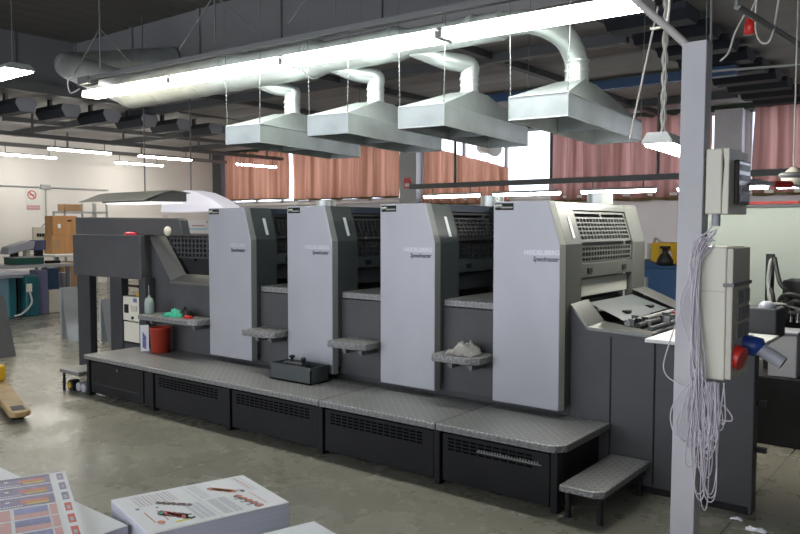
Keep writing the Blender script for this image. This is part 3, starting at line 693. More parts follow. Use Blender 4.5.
for k, (a, b) in enumerate(FX_):
    t = thing('fluorescent_lamp', FL[k], 'lamp', ((a+b)/2, 4.36, 3.02), 'lit tube lamps above the press')
    T = Matrix.Translation(Vector((0, 0, -.04-.0165*((a+b)/2+7.6)))) @ Matrix.Translation(Vector(((a+b)/2, 0, 0))) @ Matrix.Rotation(.0165, 4, 'Y') @ Matrix.Translation(Vector((-(a+b)/2, 0, 0)))
    MB().prism([(4.30, 3.115), (4.35, 3.135), (4.45, 3.135), (4.50, 3.115), (4.45, 3.105), (4.35, 3.105)], 'x', a, b).build('housing', 'white', t, .003, tr=T)
    for y in (4.335, 4.465):
        MB().cyl((a+.012, y, 3.078), (b-.012, y, 3.078), .028, 12).build('tube', 'tubew' if k == 0 else 'tube', t, tr=T)
    for x in (a+.006, b-.006): MB().box(x-.006, x+.006, 4.30, 4.50, 3.05, 3.105).build('lamp_holder', 'white', t, tr=T)
for k, x in enumerate((-7.1, -5.3, -3.9, -2.4)):
    o = MB().cyl((x, 4.21, 3.235), (x, 4.21, ZH), .008, 6).cyl((x-.5, 4.21, 3.24), (x, 4.21, 3.62), .006, 6).cyl((x+.5, 4.21, 3.24), (x, 4.21, 3.62), .006, 6).build('hanger_rod', 'rail')
    tag(o, 'thin forked hanger rod carrying the lamp trunking, %s from the left' % ORD[k], 'hanger', 'hanger rods of the trunking')
o = MB().tube(bez([(-7.66, 4.30, 3.10), (-7.85, 4.30, 3.08), (-7.86, 4.28, 3.2), (-7.62, 4.22, 3.22)], 8), .008, 6).build('lamp_cable', 'cord'); tag(o, 'looped pale cable at the left end of the glaring lamps', 'cable')
def batten(P, Q, name_lab, w=.10, h=.06, mt='tubec', group=None):
    P = Vector(P); Q = Vector(Q); d = (Q-P); L = d.length; d.normalize(); s = Vector((-d.y, d.x, 0))
    t = thing('fluorescent_lamp', name_lab, 'lamp', (P+Q)/2, group)
    M = Matrix.Translation(P) @ Matrix(((d.x, s.x, 0, 0), (d.y, s.y, 0, 0), (d.z, 0, 1, 0), (0, 0, 0, 1)))
    MB().box(0, L, -w/2, w/2, h*.45, h).build('housing', 'conduit', t, .006, tr=M)
    n = 10; pr = [(-w/2*math.cos(pi*i/n), h*.45-h*.75*math.sin(pi*i/n)) for i in range(n+1)]
    MB().prism(pr, 'x', .02, L-.02, 0).build('tube_cover', mt, t, .012, tr=M)
    return t
for (y0, y1, lb) in ((8.53, 10.07, 'lit batten lamp on the left wall side, upper left of the nearer row'), (10.8, 12.37, 'lit batten lamp on the nearer row, above the grey canopy'), (13.85, 15.35, 'lit batten lamp in front of the leftmost curtain')):
    batten((-16.6, y0, 3.36), (-16.6, y1, 3.36), lb, group='battens on the left rails')
for (y0, y1, lb) in ((8.6, 10.1, 'lit batten lamp farthest left, close to the left wall'), (11.75, 13.3, 'lit batten lamp near the left wall, lower one above the grey canopy')):
    batten((-19.2, y0, 3.40), (-19.2, y1, 3.40), lb, group='battens on the left rails')
for k, (x, z) in enumerate(((-16.6, 3.58), (-19.2, 3.62))):
    m = MB().box(x-.06, x+.06, 4, 15.6, z, z+.09)
    for y in (5.5, 8.2, 10.4, 12.6, 15.0): m.box(x-.02, x+.02, y-.02, y+.02, z+.09, ZL)
    for y in ((8.7, 9.9, 10.95, 12.2, 14.0, 15.2) if k == 0 else (8.8, 9.9, 11.9, 13.1)): m.cyl((x, y, z-.17), (x, y, z), .01, 6)
    tag(m.build('lamp_rail', 'rail'), ['dark lamp rail crossing the left bay, the nearer one', 'dark lamp rail close to the left wall'][k], 'rail', 'rails carrying the battens')
RZ = 2.50
m = MB().box(-10.65, -.5, 13.97, 14.05, RZ, RZ+.11)
for x in (-9.4, -7.07, -4.9, -2.0): m.cyl((x, 14.01, RZ+.1), (x, 14.01, ZL), .03, 8)
BX = [(-10.25, -8.75), (-8.42, -6.85), (-6.42, -4.92), (-4.55, -3.0), (-2.9, -1.4)]
for a, b in BX: m.cyl((a+.25, 14.01, RZ-.14), (a+.25, 14.01, RZ), .012, 6).cyl((b-.25, 14.01, RZ-.14), (b-.25, 14.01, RZ), .012, 6)
tag(m.build('lamp_rail', 'rail'), 'dark lamp rail crossing in front of the windows and curtains', 'rail', 'rails carrying the battens')
for k, (a, b) in enumerate(BX):
    batten((a, 14.01, RZ-.20), (b, 14.01, RZ-.20), ['lit batten lamp under the window rail, below the sagging curtain', 'lit batten lamp under the window rail, below the bright bare window', 'lit batten lamp under the window rail, behind the rightmost unit', 'lit batten lamp under the window rail, just behind the pillar', 'lit batten lamp under the window rail, at the right beyond the switch boxes'][k], .12, .08, mt='tuber', group='battens on the window rail')
def trough(P, Q, w, lab, hang):
    P = Vector(P); Q = Vector(Q); d = (Q-P); L = d.length; d.normalize(); s = Vector((-d.y, d.x, 0))
    t = thing('fluorescent_lamp', lab, 'lamp', (P+Q)/2)
    M = Matrix.Translation(P) @ Matrix(((d.x, s.x, 0, 0), (d.y, s.y, 0, 0), (d.z, 0, 1, 0), (0, 0, 0, 1)))
    MB().prism([(-w/2, 0), (-w*.32, .06), (w*.32, .06), (w/2, 0), (w/2, -.012), (-w/2, -.012)], 'x', 0, L).build('housing', 'conduit', t, .004, tr=M)
    MB().box(.03, L-.03, -w/2+.015, w/2-.015, -.03, -.005).build('diffuser', 'tubec', t, .01, tr=M)
    for f in (.12, .88): MB().cyl(M @ Vector((L*f, 0, .06)), (M @ Vector((L*f, 0, 0)))+Vector((0, 0, hang)), .005, 6).build('hanger', 'rail', t)
    return t
trough((-1.75, 4.97, 2.205), (-1.87, 6.55, 2.205), .20, 'lit trough lamp hanging left of the pillar below the roof', 1.5)
trough((-10.8, 4.4, 3.52), (-9.15, 4.4, 3.52), .36, 'bright trough lamp at the far left edge under the high roof', 1.5)
# ------------------------------------------------------------------ pillar, switch boxes, cords
PI = thing('pillar', 'slim light grey sheet metal service pillar at the right foreground', 'pillar', (-1.03, 3.475, 0))
MB().add([(-1.117, 3.43, 0), (-1.012, 3.43, 0), (-1.012, 3.52, 0), (-1.117, 3.52, 0), (-1.103, 3.43, 2.455), (-.998, 3.43, 2.455), (-.998, 3.52, 2.455), (-1.103, 3.52, 2.455)], [(3, 2, 1, 0), (4, 5, 6, 7), (0, 1, 5, 4), (1, 2, 6, 5), (2, 3, 7, 6), (3, 0, 4, 7)]).build('shaft', 'pillar', PI, .003)
MB().box(-1.137, -.992, 3.41, 3.54, 0, .008).build('base_plate', 'pillar', PI)
m = MB(); pts = bez([(-1.075, 3.47, 2.43), (-1.16, 3.47, 2.52), (-1.32, 3.47, 2.68), (-1.62, 3.47, 3.0)], 26)
m.tube(pts, [.019 if i % 2 else .0155 for i in range(len(pts))], 12)
m.cyl((-1.62, 3.47, 3.0), (-1.66, 3.47, ZH), .018, 10)
tag(m.build('flexible_conduit', 'flex'), 'ribbed grey flexible conduit running down into the pillar top', 'conduit')
UB = thing('switch_box', 'upper cream switch box with smoked window on the pillar', 'switch box', (-.94, 3.6, 1.70))
MB().box(-.994, -.926, 3.44, 3.76, 1.702, 1.985).build('housing', 'cream', UB, .006)
MB().prism([(-.926, 1.702), (-.898, 1.702), (-.898, 1.985), (-.926, 1.985), (-.918, 1.92), (-.925, 1.80)], 'y', 3.445, 3.755).build('lid', 'cream', UB, .004)
MB().box(-.90, -.876, 3.52, 3.72, 1.745, 1.94).build('window_cover', 'smoke', UB, .008)
for i in range(4): MB().box(-.88, -.872, 3.55, 3.69, 1.76+i*.045, 1.785+i*.045).build('breaker', 'greyp', UB)
pg = MB().cyl((-.90, 3.74, 1.855), (-.86, 3.84, 1.855), .012, 10).build('grey_plug', 'greyp', UB)
MB().cyl((-.96, 3.49, 1.65), (-.96, 3.49, 1.703), .018, 12).build('cable_gland', 'greyp', UB)
LBX = thing('socket_box', 'lower tall cream socket box with red and blue sockets on the pillar', 'socket box', (-.92, 3.55, .985))
MB().box(-.996, -.888, 3.40, 3.70, .985, 1.56).build('housing', 'cream', LBX, .006)
MB().box(-1.018, -.99, 3.398, 3.426, .985, 1.56).build('mounting_flange', 'cream', LBX, .004)
MB().box(-.888, -.862, 3.405, 3.69, .99, 1.555).build('lid', 'creamd', LBX, .004)
MB().box(-.99, -.892, 3.396, 3.402, 1.365, 1.372).build('seam', 'creamd', LBX)
MB().box(-.90, -.855, 3.395, 3.70, 1.39, 1.405).build('hinge_strip', 'rail', LBX)
for i in range(2):
    for j in range(3): MB().box(-.863, -.854, 3.47+i*.11, 3.56+i*.11, 1.16+j*.075, 1.222+j*.075).build('blank_cover', 'canopy', LBX, .004)
MB().cyl((-.868, 3.475, 1.085), (-.833, 3.47, 1.075), .052, 18).build('red_socket', 'redp', LBX)
MB().cyl((-.868, 3.62, 1.12), (-.83, 3.62, 1.115), .045, 18).build('blue_socket', 'bluep', LBX)
pl = MB().tube([(-.832, 3.62, 1.115), (-.80, 3.62, 1.11), (-.79, 3.62, 1.10)], [.045, .045, .03], 16, 0).tube([(-.795, 3.62, 1.105), (-.70, 3.615, 1.05)], [.032, .03], 16, 1).build('plug', ['bluep', 'greyp'])
tag(pl, 'blue and grey plug pushed into the lower socket box', 'plug')
m = MB().tube(bez([(-.905, 3.78, 1.855), (-.83, 3.95, 1.85)], 6), .011, 8, 0).tube([(-.83, 3.95, 1.85), (-.78, 4.08, 1.852)], .017, 10, 1).tube(bez([(-.78, 4.08, 1.85), (-.72, 4.22, 1.83), (-.64, 4.36, 1.78)], 8), .007, 8, 2)
tag(m.build('plug_cable', ['greyp', 'redp', 'cord']), 'grey cable with a red connector beside the upper switch box', 'cable')
# the tangle of thin white cords
rc = random.Random(11); m = MB()
for i in range(46):
    top = Vector((-.955+rc.uniform(-.015, .03), 3.40-rc.uniform(0, .02), 1.585+rc.uniform(-.02, .07)))
    sh = Vector((-1.005+rc.uniform(-.03, .02), 3.385-rc.uniform(0, .03), 1.50+rc.uniform(-.06, .06)))
    mid = Vector((-1.0+rc.uniform(-.022, .022), 3.38-rc.uniform(0, .03), 1.15+rc.uniform(-.12, .1)))
    lx = rc.gauss(-.955, .032); lz = .93-abs(rc.gauss(0, .18))-.1
    lz = max(.45+abs(lx+.955)*3, lz)
    low = Vector((lx-.01, 3.37-rc.uniform(0, .04), lz)); lo2 = Vector((lx+.02+rc.uniform(0, .02), 3.37-rc.uniform(0, .04), lz))
    up = Vector((lx+rc.uniform(-.01, .05), 3.38-rc.uniform(0, .03), min(.98, lz+rc.uniform(.15, .45))))
    knee = Vector(((mid.x+lx)/2+rc.uniform(-.02, .02), 3.375-rc.uniform(0, .03), (mid.z+lz)/2+.03))
    if i % 5 < 2: path = [top, sh, mid, knee, low, lo2, up]
    else: path = [Vector((-.985+rc.uniform(-.02, .02), 3.38, 1.0+rc.uniform(-.03, .05))), knee-Vector((0, 0, .1)), low, lo2, up]
    m.tube(bez(path, 7), .0026, 5, caps=False)
for (a, b, c, dd) in (((-1.0, 3.385, 1.50), (-1.12, 3.38, 1.12), (-1.13, 3.375, .99), (-1.02, 3.385, .93)), ((-1.03, 3.39, 1.45), (-1.075, 3.38, 1.30), (-1.035, 3.385, 1.15), (-1.0, 3.385, 1.1)),
                      ((-1.0, 3.385, 1.0), (-1.10, 3.38, .84), (-1.08, 3.375, .72), (-.99, 3.38, .70)), ((-1.0, 3.385, .95), (-1.075, 3.38, .80), (-1.06, 3.375, .70), (-.98, 3.38, .69)), ((-.93, 3.38, .92), (-.86, 3.38, .86), (-.85, 3.38, .82), (-.92, 3.38, .82))):
    m.tube(bez([a, b, c, dd], 10), .0032, 6, caps=False)
tag(m.build('cord_tangle', 'cord'), 'tangle of thin white cords spilling down the front of the pillar', 'cords', None, 'stuff')
# hanging cables and conduits between pillar and roof
m = MB(); a = Vector((-2.03, 5.9, 2.33)); b = Vector((-2.01, 5.9, ZH))
for ph in (0, pi):
    m.tube([a+(b-a)*(i/110)+Vector((.014*math.cos(i*.55+ph), .014*math.sin(i*.55+ph), 0)) for i in range(111)], .013, 6)
tag(m.build('twisted_cable', 'flex'), 'thick twisted grey cable hanging left of the pillar', 'cable')
o = MB().cyl((-2.18, 5.6, 2.30), (-1.98, 5.6, 3.25), .008, 6).build('hanger_rope', 'flex'); tag(o, 'slanting thin rope left of the pillar above the trough lamp', 'rope')
o = MB().tube(bez([(-1.66, 4.9, 3.6), (-1.66, 4.9, 3.05), (-1.70, 4.9, 2.93), (-1.78, 4.9, 2.92)], 10), .009, 6).build('loose_cable', 'flex'); tag(o, 'loose grey cable loop hanging beside the twisted cable', 'cable')
o = MB().cyl((-1.0, 3.50, 2.455), (-1.02, 3.50, ZH), .006, 6).build('pillar_chain', 'rail'); tag(o, 'thin chain rising from the top of the pillar', 'chain')
o = MB().cyl((-1.33, 5.2, 3.05), (-1.15, 7.55, 3.05), .022, 10).cyl((-1.33, 5.2, 3.05), (-1.33, 5.2, ZH-.002), .015, 8).cyl((-1.15, 7.5, 3.05), (-1.15, 7.5, ZH-.002), .015, 8).build('pipe', 'rail'); tag(o, 'slim grey pipe slanting across the dark roof at upper right', 'pipe')
o = MB().cyl((-2.3, 7.2, 3.06), (-1.17, 7.5, 3.06), .012, 8).build('thin_rod', 'conduit'); tag(o, 'thin pale rod from the pillar towards the slanting pipe', 'rod')
m = MB().tube(bez([(-1.40, 6.05, 3.32), (-1.43, 6.0, 3.24), (-1.44, 6.0, 3.18)], 5), .006, 6, 1).lathe([(0, 0), (.045, 0), (.042, .06), (.03, .11), (.012, .13), (0, .13)], (-1.44, 6.0, 3.05), 16, 0)
tag(m.build('hanging_connector', ['redp', 'flex']), 'red bell shaped connector hanging from cables at upper right', 'connector')
for k, p in enumerate(([(-1.44, 5.9, 3.20), (-1.52, 5.9, 3.05), (-1.56, 5.9, 2.92), (-1.62, 5.9, 2.86)], [(-1.38, 5.9, 3.30), (-1.38, 5.9, 3.05), (-1.33, 5.9, 2.95), (-1.27, 5.9, 3.0), (-1.22, 5.9, 3.35)])):
    o = MB().tube(bez(p, 10), .008, 6).build('loose_cable', 'flex'); tag(o, ['drooping grey cable left of the red hanging connector', 'looped grey cable right of the red hanging connector'][k], 'cable')

# ------------------------------------------------------------------ paper stacks in the foreground
def stack(corners, z0, z1, label, lean=.0, cat='paper stack', group='stacks of printed sheets', printed=None, M_top=True):
    """corners a,b,c,d counter-clockwise; a is the origin of the sheet"""
    cx_ = sum(c[0] for c in corners)/4; cy_ = sum(c[1] for c in corners)/4
    t = thing('paper_stack', label, cat, (cx_, cy_, z0), group)
    b = MB().prism(corners, 'z', z0, z1-.003)
    b.build('sheet_pile', 'paperside', t, .002)
    mats = ['paper', 'ink', 'inkg', 'inkr', 'inkr2', 'inko', 'inky', 'inkb', 'inkv', 'inkn', 'inkc', 'glove']
    A, Bv, D = Vector((*corners[0], 0)), Vector((*corners[1], 0)), Vector((*corners[3], 0))
    m = MB(); n = 8
    def P(u, v, h): return A+(Bv-A)*u+(D-A)*v+Vector((0, 0, z1+h))
    m.prism(corners, 'z', z1-.003, z1)
    def q(u0, v0, u1, v1, mi, h=.0006): m.add([P(u0, v0, h), P(u1, v0, h), P(u1, v1, h), P(u0, v1, h)], [(0, 1, 2, 3)], mats.index(mi))
    def blob(u, v, ru, rv, mi, h=.0012, seed=0):
        r = random.Random(seed); k = 18
        m.add([P(u, v, h)]+[P(u+ru*(.8+.3*r.random())*math.cos(2*pi*i/k), v+rv*(.8+.3*r.random())*math.sin(2*pi*i/k), h) for i in range(k)], [(0, i+1, (i+1) % k+1) for i in range(k)], mats.index(mi))
    if printed: printed(q, blob)
    m.build('top_sheet', [x for x in mats], t)
    return t
def catalogue(q, blob):
    # two facing pages: columns of small text, red rules and four machine pictures
    q(.0, .500, 1, .503, 'inkg')
    def line(u0, v0, u1, v1, n, ru, rv, mi, h, sd):
        for i in range(n):
            t = i/max(1, n-1); blob(u0+(u1-u0)*t, v0+(v1-v0)*t, ru, rv, mi, h, sd+i)
    for i in range(6): v = .12+.052*i; q(.06, v, .36, v+.005, 'inkr2'); 
    for i in range(5):
        for j in range(9): q(.06+.032*j, .14+.052*i, .078+.032*j, .158+.052*i, 'inkg', .0005)
    for v in (.10, .185): q(.50, v, .78, v+.007, 'inkr')
    for c in range(3):
        for j in range(16):
            q(.50+.026*j, .37+.04*c, .512+.026*j, .40+.04*c, 'inkg', .0005)
            if c < 2: q(.50+.026*j, .54+.075*c, .512+.026*j, .60+.075*c, 'inkg', .0005)
    for j in range(10): q(.05+.04*j, .53, .06+.04*j, .60, 'inkg', .0005)
    for j in range(11): q(.05+.04*j, .87, .06+.04*j, .95, 'inkg', .0005)
    q(.04, .90, .40, .906, 'inkr'); q(.52, .86, .86, .866, 'inkr'); q(.97, .04, .975, .96, 'inkr2')
    line(.33, .25, .52, .405, 7, .045, .022, 'ink', .0012, 1); line(.36, .30, .50, .40, 3, .018, .012, 'inkr2', .0018, 31)
    line(.60, .20, .80, .325, 6, .075, .035, 'ink', .0012, 11); line(.62, .225, .76, .285, 5, .055, .022, 'inkr', .0018, 21); blob(.80, .335, .03, .02, 'paper', .0024, 5); blob(.60, .19, .02, .014, 'glove', .0024, 6)
    line(.24, .67, .40, .775, 6, .055, .026, 'inko', .0012, 41); blob(.225, .655, .035, .018, 'ink', .0010, 44); blob(.44, .83, .04, .02, 'ink', .0012, 46); blob(.41, .81, .03, .018, 'inkg', .0014, 48)
    line(.56, .755, .88, .795, 5, .045, .032, 'ink', .0012, 51); line(.57, .765, .88, .80, 5, .034, .02, 'inkr', .0018, 61); line(.62, .72, .82, .74, 3, .03, .016, 'inkg', .001, 71)
    q(.84, .215, .875, .30, 'inky'); q(.36, .075, .41, .10, 'inkb'); q(.42, .20, .45, .215, 'ink'); blob(.80, .135, .05, .025, 'inko', .0014, 12)
stack([(-2.632, 1.565), (-2.23, 1.465), (-2.075, 1.97), (-2.46, 2.07)], 0, .6, 'white stack of catalogue sheets with red machine pictures, in the middle of the foreground',
      printed=lambda q, b: catalogue(q, b))
stack([(-3.9, .70), (-2.393, .70), (-2.393, 1.487), (-3.9, 1.515)], 0, .585, 'large stack of plain white paper at the lower left, under the printed photo sheets', cat='paper stack')
def photos(q, blob):
    # contact strips of violet skyline photographs in white gutters
    for j in range(6):
        v1 = .985-j*.150; v0 = v1-.132
        for u0, u1 in ((.02, .44), (.46, .895)):
            if j < 3:
                q(u0, v0, u1, v1, 'inkv'); q(u0, v1-.03, u1, v1, 'inkn' if j == 0 else 'inkv', .0010)
                for i in range(14): q(u0+.03+i*.016, v0+.012, u0+.040+i*.016, v0+.026, 'paper', .0012)
                q(u0+.27, v0+.022, u0+.40, v0+.040, 'inky', .0014); q(u0+.24, v0+.05, u0+.40, v0+.085, 'inko', .0012)
                blob((u0+u1)/2-.05, v0+.08, .016, .014, 'paper', .0018, j*3)
            else:
                um = (u0+u1)/2-.03
                q(u0, v0, um-.01, v1, 'inkr2'); q(um+.01, v0, u1-.05, v1, 'inkb'); q(um+.01, v0, u1-.05, v0+.055, 'inkr2', .0012); q(u1-.04, v0, u1, v1, 'inkr2', .0012)
        q(.938, v0+.015, .978, v1-.01, 'inkv' if j < 3 else 'inkr'); q(.948, v0+.035, .968, v0+.08, 'inkg', .0012)
stack([(-2.533, .732), (-2.287, 1.278), (-3.066, 1.615), (-3.312, 1.069)], .588, .612, 'printed sheets of violet skyline photo strips lying on the large white stack', printed=lambda q, b: photos(q, b))
def plainprint(q, blob):
    for i in range(14): q(.70, .08+i*.05, .92, .09+i*.05, 'inkg')
    blob(.45, .80, .10, .05, 'inkg', seed=3); blob(.80, .85, .06, .03, 'inko', seed=5)
    for i in range(8): q(.10, .2+i*.06, .55, .208+i*.06, 'inkr2')
stack([(-2.02, 1.43), (-1.60, 1.335), (-1.44, 1.79), (-1.87, 1.895)], 0, .60, 'white stack of printed sheets just showing at the bottom edge, right of the catalogue stack', printed=plainprint)

# ------------------------------------------------------------------ right background
tag(MB().box(-4.38, .6, 15.2, 15.25, 0, 1.99, 0).box(-4.40, .6, 15.15, 15.28, 1.99, 2.05, 1).build('partition_panel', ['partition', 'rail']), 'pale green partition with a grey top rail behind the hoses', 'partition')
o = MB().box(-4.2, -2.75, 15.12, 15.26, 2.052, 2.10).build('red_bar', 'redp'); tag(o, 'flat red bar lying on top of the pale green partition', 'bar')
bl = thing('blue_machine', 'dark blue machine cabinet behind the rightmost unit, left of the pillar', 'cabinet', (-2.75, 8.4, 0))
MB().box(-3.0, -2.3, 8.05, 8.8, 0, 1.2).build('body', 'blue', bl, .01)
MB().prism([(-3.0, 1.2), (-2.3, 1.2), (-2.3, 1.23), (-2.75, 1.23), (-3.0, 1.29)], 'y', 8.04, 8.8).build('top', 'blue', bl, .005)
MB().box(-3.0, -2.9, 7.98, 8.05, .9, 1.1).build('bracket', 'conduit', bl)
MB().cyl((-2.96, 8.3, 1.25), (-2.92, 8.3, 1.52), .015, 8).cyl((-2.92, 8.3, 1.52), (-2.80, 8.3, 1.44), .012, 8).box(-3.0, -2.89, 8.28, 8.30, 1.27, 1.46).build('side_frame', 'canopyt', bl)
ye = thing('yellow_device', 'yellow boxed device with a black knob on the blue cabinet', 'device', (-2.62, 8.3, 1.23))
MB().box(-2.93, -2.45, 8.2, 8.5, 1.24, 1.47).build('body', 'yellow', ye, .01)
MB().box(-2.80, -2.70, 8.17, 8.2, 1.26, 1.38).build('white_plate', 'white', ye)
MB().lathe([(0, 0), (.085, 0), (.085, .05), (.05, .11), (.03, .13), (.03, .17), (.055, .175), (.055, .20), (0, .2)], (-2.74, 8.10, 1.235), 18).build('knob', 'rubber', ye)
MB().box(-2.52, -2.40, 8.17, 8.2, 1.26, 1.42).build('dial_plate', 'ochre', ye)
bm_ = thing('black_machine', 'black machine with hose fittings at the right edge behind the sockets', 'machine', (-1.0, 6.3, 0))
MB().box(-1.75, -.2, 6.15, 6.9, 0, .52).build('base', 'black', bm_, .01)
MB().box(-1.30, -1.12, 6.6, 6.9, .5, 1.22).build('upright', 'black', bm_, .01)
MB().box(-1.28, -.3, 6.55, 6.75, .90, 1.12).build('manifold', 'black', bm_, .01)
MB().box(-.98, -.8, 6.0, 6.3, .0, 1.30).build('side_column', 'black', bm_, .01)
for x in (-1.27, -1.22, -1.17): MB().cyl((x, 6.52, .9), (x, 6.52, 1.0), .02, 10).build('fitting', 'chrome', bm_)
MB().box(-1.12, -1.04, 6.5, 6.6, 1.06, 1.22).build('grey_block', 'canopyt', bm_)
g = thing('grey_cabinet', 'light grey cabinet standing on the black machine at the right', 'cabinet', (-1.2, 6.1, .52))
MB().box(-1.30, -1.105, 6.17, 6.45, .522, .85).build('body', 'greyp', g, .006)
MB().box(-1.31, -1.10, 6.16, 6.46, .85, .862).build('lid', 'greyp', g)
rh = random.Random(5)
HP = [[(-1.36, 6.5, 1.42), (-1.37, 6.45, 1.2), (-1.3, 6.4, 1.02), (-1.17, 6.5, .98)], [(-1.34, 6.5, 1.40), (-1.28, 6.4, 1.22), (-1.22, 6.4, 1.13), (-1.20, 6.5, .95)],
      [(-1.36, 6.5, 1.36), (-1.35, 6.4, 1.08), (-1.22, 6.35, 1.05), (-1.10, 6.35, 1.0), (-1.08, 6.5, .85)], [(-1.30, 6.5, .92), (-1.26, 6.35, 1.10), (-1.14, 6.3, 1.13), (-1.03, 6.35, 1.02), (-1.02, 6.5, .80)],
      [(-1.26, 6.5, .90), (-1.20, 6.35, 1.05), (-1.12, 6.3, 1.08), (-1.06, 6.4, .97), (-1.05, 6.5, .82)], [(-1.38, 6.5, 1.18), (-1.33, 6.4, 1.13), (-1.30, 6.4, 1.0), (-1.24, 6.5, .92)]]
for k, p in enumerate(HP):
    o = MB().tube(bez([Vector(q) for q in p], 10), .016 if k != 2 else .011, 8).build('hose', 'rubber' if k not in (0, 2) else 'canopy')
    tag(o, ['grey hose standing upright, leftmost at the black machine', 'black hose slanting down from the upright hose', 'thin grey hose crossing low over the black machine', 'large black hose arching over the grey cabinet', 'inner black hose arch below the largest one', 'short black hose stub at the left of the black machine'][k], 'hose', 'hoses of the black machine')
sk = MB().box(-1.40, -1.345, 6.48, 6.53, 0, 1.43).build('hose_stand', 'black'); tag(sk, 'narrow black post holding the hoses', 'post')
for k, (p, s) in enumerate((((-1.08, 4.46, 0), .035), ((-.955, 4.36, 0), .06))):
    o = crumple((p[0], p[1], .0), s*1.8, s*.7, .02, 20+k, 'paper', 'paper_scrap', 10, 5)
    tag(o, ['small white paper scrap on the dark floor by the feeder corner', 'curled white paper strip on the dark floor at lower right'][k], 'paper scrap')
# ------------------------------------------------------------------ left background
XW = XL
m = MB().cyl((XW+.03, 4, 2.72), (XW+.03, 12.3, 2.70), .02, 8).cyl((XW+.03, 10.43, 1.75), (XW+.03, 10.43, 2.72), .02, 8).box(XW, XW+.06, 10.3, 10.56, 2.66, 2.78)
m.cyl((XW+.03, 10.43, 1.76), (XW+.03, 10.28, 1.60), .02, 8)
tag(m.build('wall_conduit', 'conduit'), 'grey conduit running along the left wall and down to the breaker box', 'conduit')
sg = thing('no_smoking_sign', 'white sign with a red barred cigarette circle on the left wall', 'sign', (XW+.01, 10.06, 2.3))
MB().box(XW+.001, XW+.012, 9.90, 10.22, 2.26, 2.68).build('plate', 'white', sg)
r_ = MB(); n = 26; cy, cz = 10.06, 2.49
for i in range(n):
    a, b = 2*pi*i/n, 2*pi*(i+1)/n
    r_.add([(XW+.014, cy+r*math.cos(t), cz+r*math.sin(t)) for r, t in ((.095, a), (.125, a), (.125, b), (.095, b))], [(0, 1, 2, 3)])
r_.add([(XW+.0145, cy-.08, cz+.055), (XW+.0145, cy-.055, cz+.08), (XW+.0145, cy+.08, cz-.055), (XW+.0145, cy+.055, cz-.08)], [(0, 1, 2, 3)])
r_.build('red_circle', 'inkr', sg)
MB().box(XW+.013, XW+.0138, cy-.07, cy+.05, cz-.012, cz+.012).box(XW+.013, XW+.0138, cy+.055, cy+.07, cz-.012, cz+.03).build('cigarette', 'ink', sg)
s2 = thing('text_sign', 'small red and white text plate below the no smoking sign', 'sign', (XW+.01, 10.09, 2.09))
MB().box(XW+.001, XW+.012, 9.92, 10.27, 2.09, 2.21).build('plate', 'inkr2', s2)
vs, fs = letters('VIETATO FUMARE', .05, 0)
w_ = max(v.x for v in vs); MB().add([(XW+.0135, 9.94+v.x/w_*.31, 2.13+v.y*.9) for v in vs], fs).build('lettering', 'white', s2)
bb = thing('breaker_box', 'cream breaker box with a row of dark switches on the left wall', 'breaker box', (XW+.05, 10.27, 1.24))
MB().box(XW, XW+.12, 10.04, 10.50, 1.24, 1.62).build('housing', 'beige', bb, .01)
for i in range(5): MB().box(XW+.12, XW+.13, 10.11+i*.07, 10.165+i*.07, 1.36, 1.45).build('switch', 'black', bb)
tag(MB().box(XW+.6, XW+.8, 14.9, 15.95, 0, .9).build('low_wall_cabinet', 'white'), 'white low cabinet under the poster at the far end', 'cabinet')
po = thing('poster', 'white poster with red and blue print on the far left wall', 'poster', (XW+.01, 15.4, 1.25))
MB().box(XW+.001, XW+.01, 14.85, 15.95, 1.22, 1.84).build('sheet', 'paper', po)
MB().box(XW+.011, XW+.013, 15.25, 15.75, 1.64, 1.68).build('red_line', 'inkr2', po)
z_ = MB(); 
for i in range(9): z_.box(XW+.011, XW+.013, 14.95+i*.10, 15.02+i*.10, 1.52, 1.58)
z_.build('blue_row', 'inkc', po)
z_ = MB()
for i in range(6): z_.box(XW+.011, XW+.013, 15.0+i*.15, 15.04+i*.15, 1.30, 1.42)
z_.build('red_marks', 'inkr2', po)
for y in (14.92, 15.85): MB().box(XW+.011, XW+.014, y-.02, y+.02, 1.76, 1.80).build('pin', 'ink', po)
# wooden cupboards, shelf rack
wc = thing('wooden_cupboard', 'two-tier plywood cupboard standing on a bench by the left wall', 'cupboard', (-18, 9.6, .96))
MB().box(-18.4, -18, 9.3, 9.95, .972, 1.42).build('lower_case', 'wood', wc, .01)
MB().box(-18.4, -18, 9.33, 9.95, 1.425, 1.90).build('upper_case', 'wood', wc, .01)
MB().box(-18.0, -17.99, 9.45, 9.52, 1.60, 1.70).build('note', 'paper', wc)
MB().box(-18.0, -17.99, 9.70, 9.80, 1.76, 1.80).build('handle_slot', 'black', wc)
MB().cyl((-18.0, 9.42, 1.2), (-17.995, 9.42, 1.2), .12, 18).build('dark_ring', 'cardboard', wc)
be = thing('bench', 'white topped work bench under the plywood cupboard', 'bench', (-18, 9.6, 0))
MB().box(-18.5, -17.3, 9.0, 10.6, .92, .97).build('top', 'white', be, .01)
for x in (-17.4, -18.4):
    for y in (9.1, 10.5): MB().box(x-.03, x+.03, y-.03, y+.03, 0, .92).build('leg', 'rail', be)
tag(MB().box(-17.7, -17.2, 9.15, 9.6, 0, .8).build('wooden_box', 'cardboard', bevel=.01), 'tall brown box standing under the white bench', 'box')
rk = thing('shelf_rack', 'grey metal shelf rack behind the press back board', 'rack', (-18.8, 10.6, 0))
MB().box(-19.2, -18.6, 9.95, 11.15, 1.98, 2.03).build('shelf', 'conduit', rk)
MB().box(-19.2, -18.6, 9.95, 11.15, 1.2, 1.25).build('shelf', 'conduit', rk)
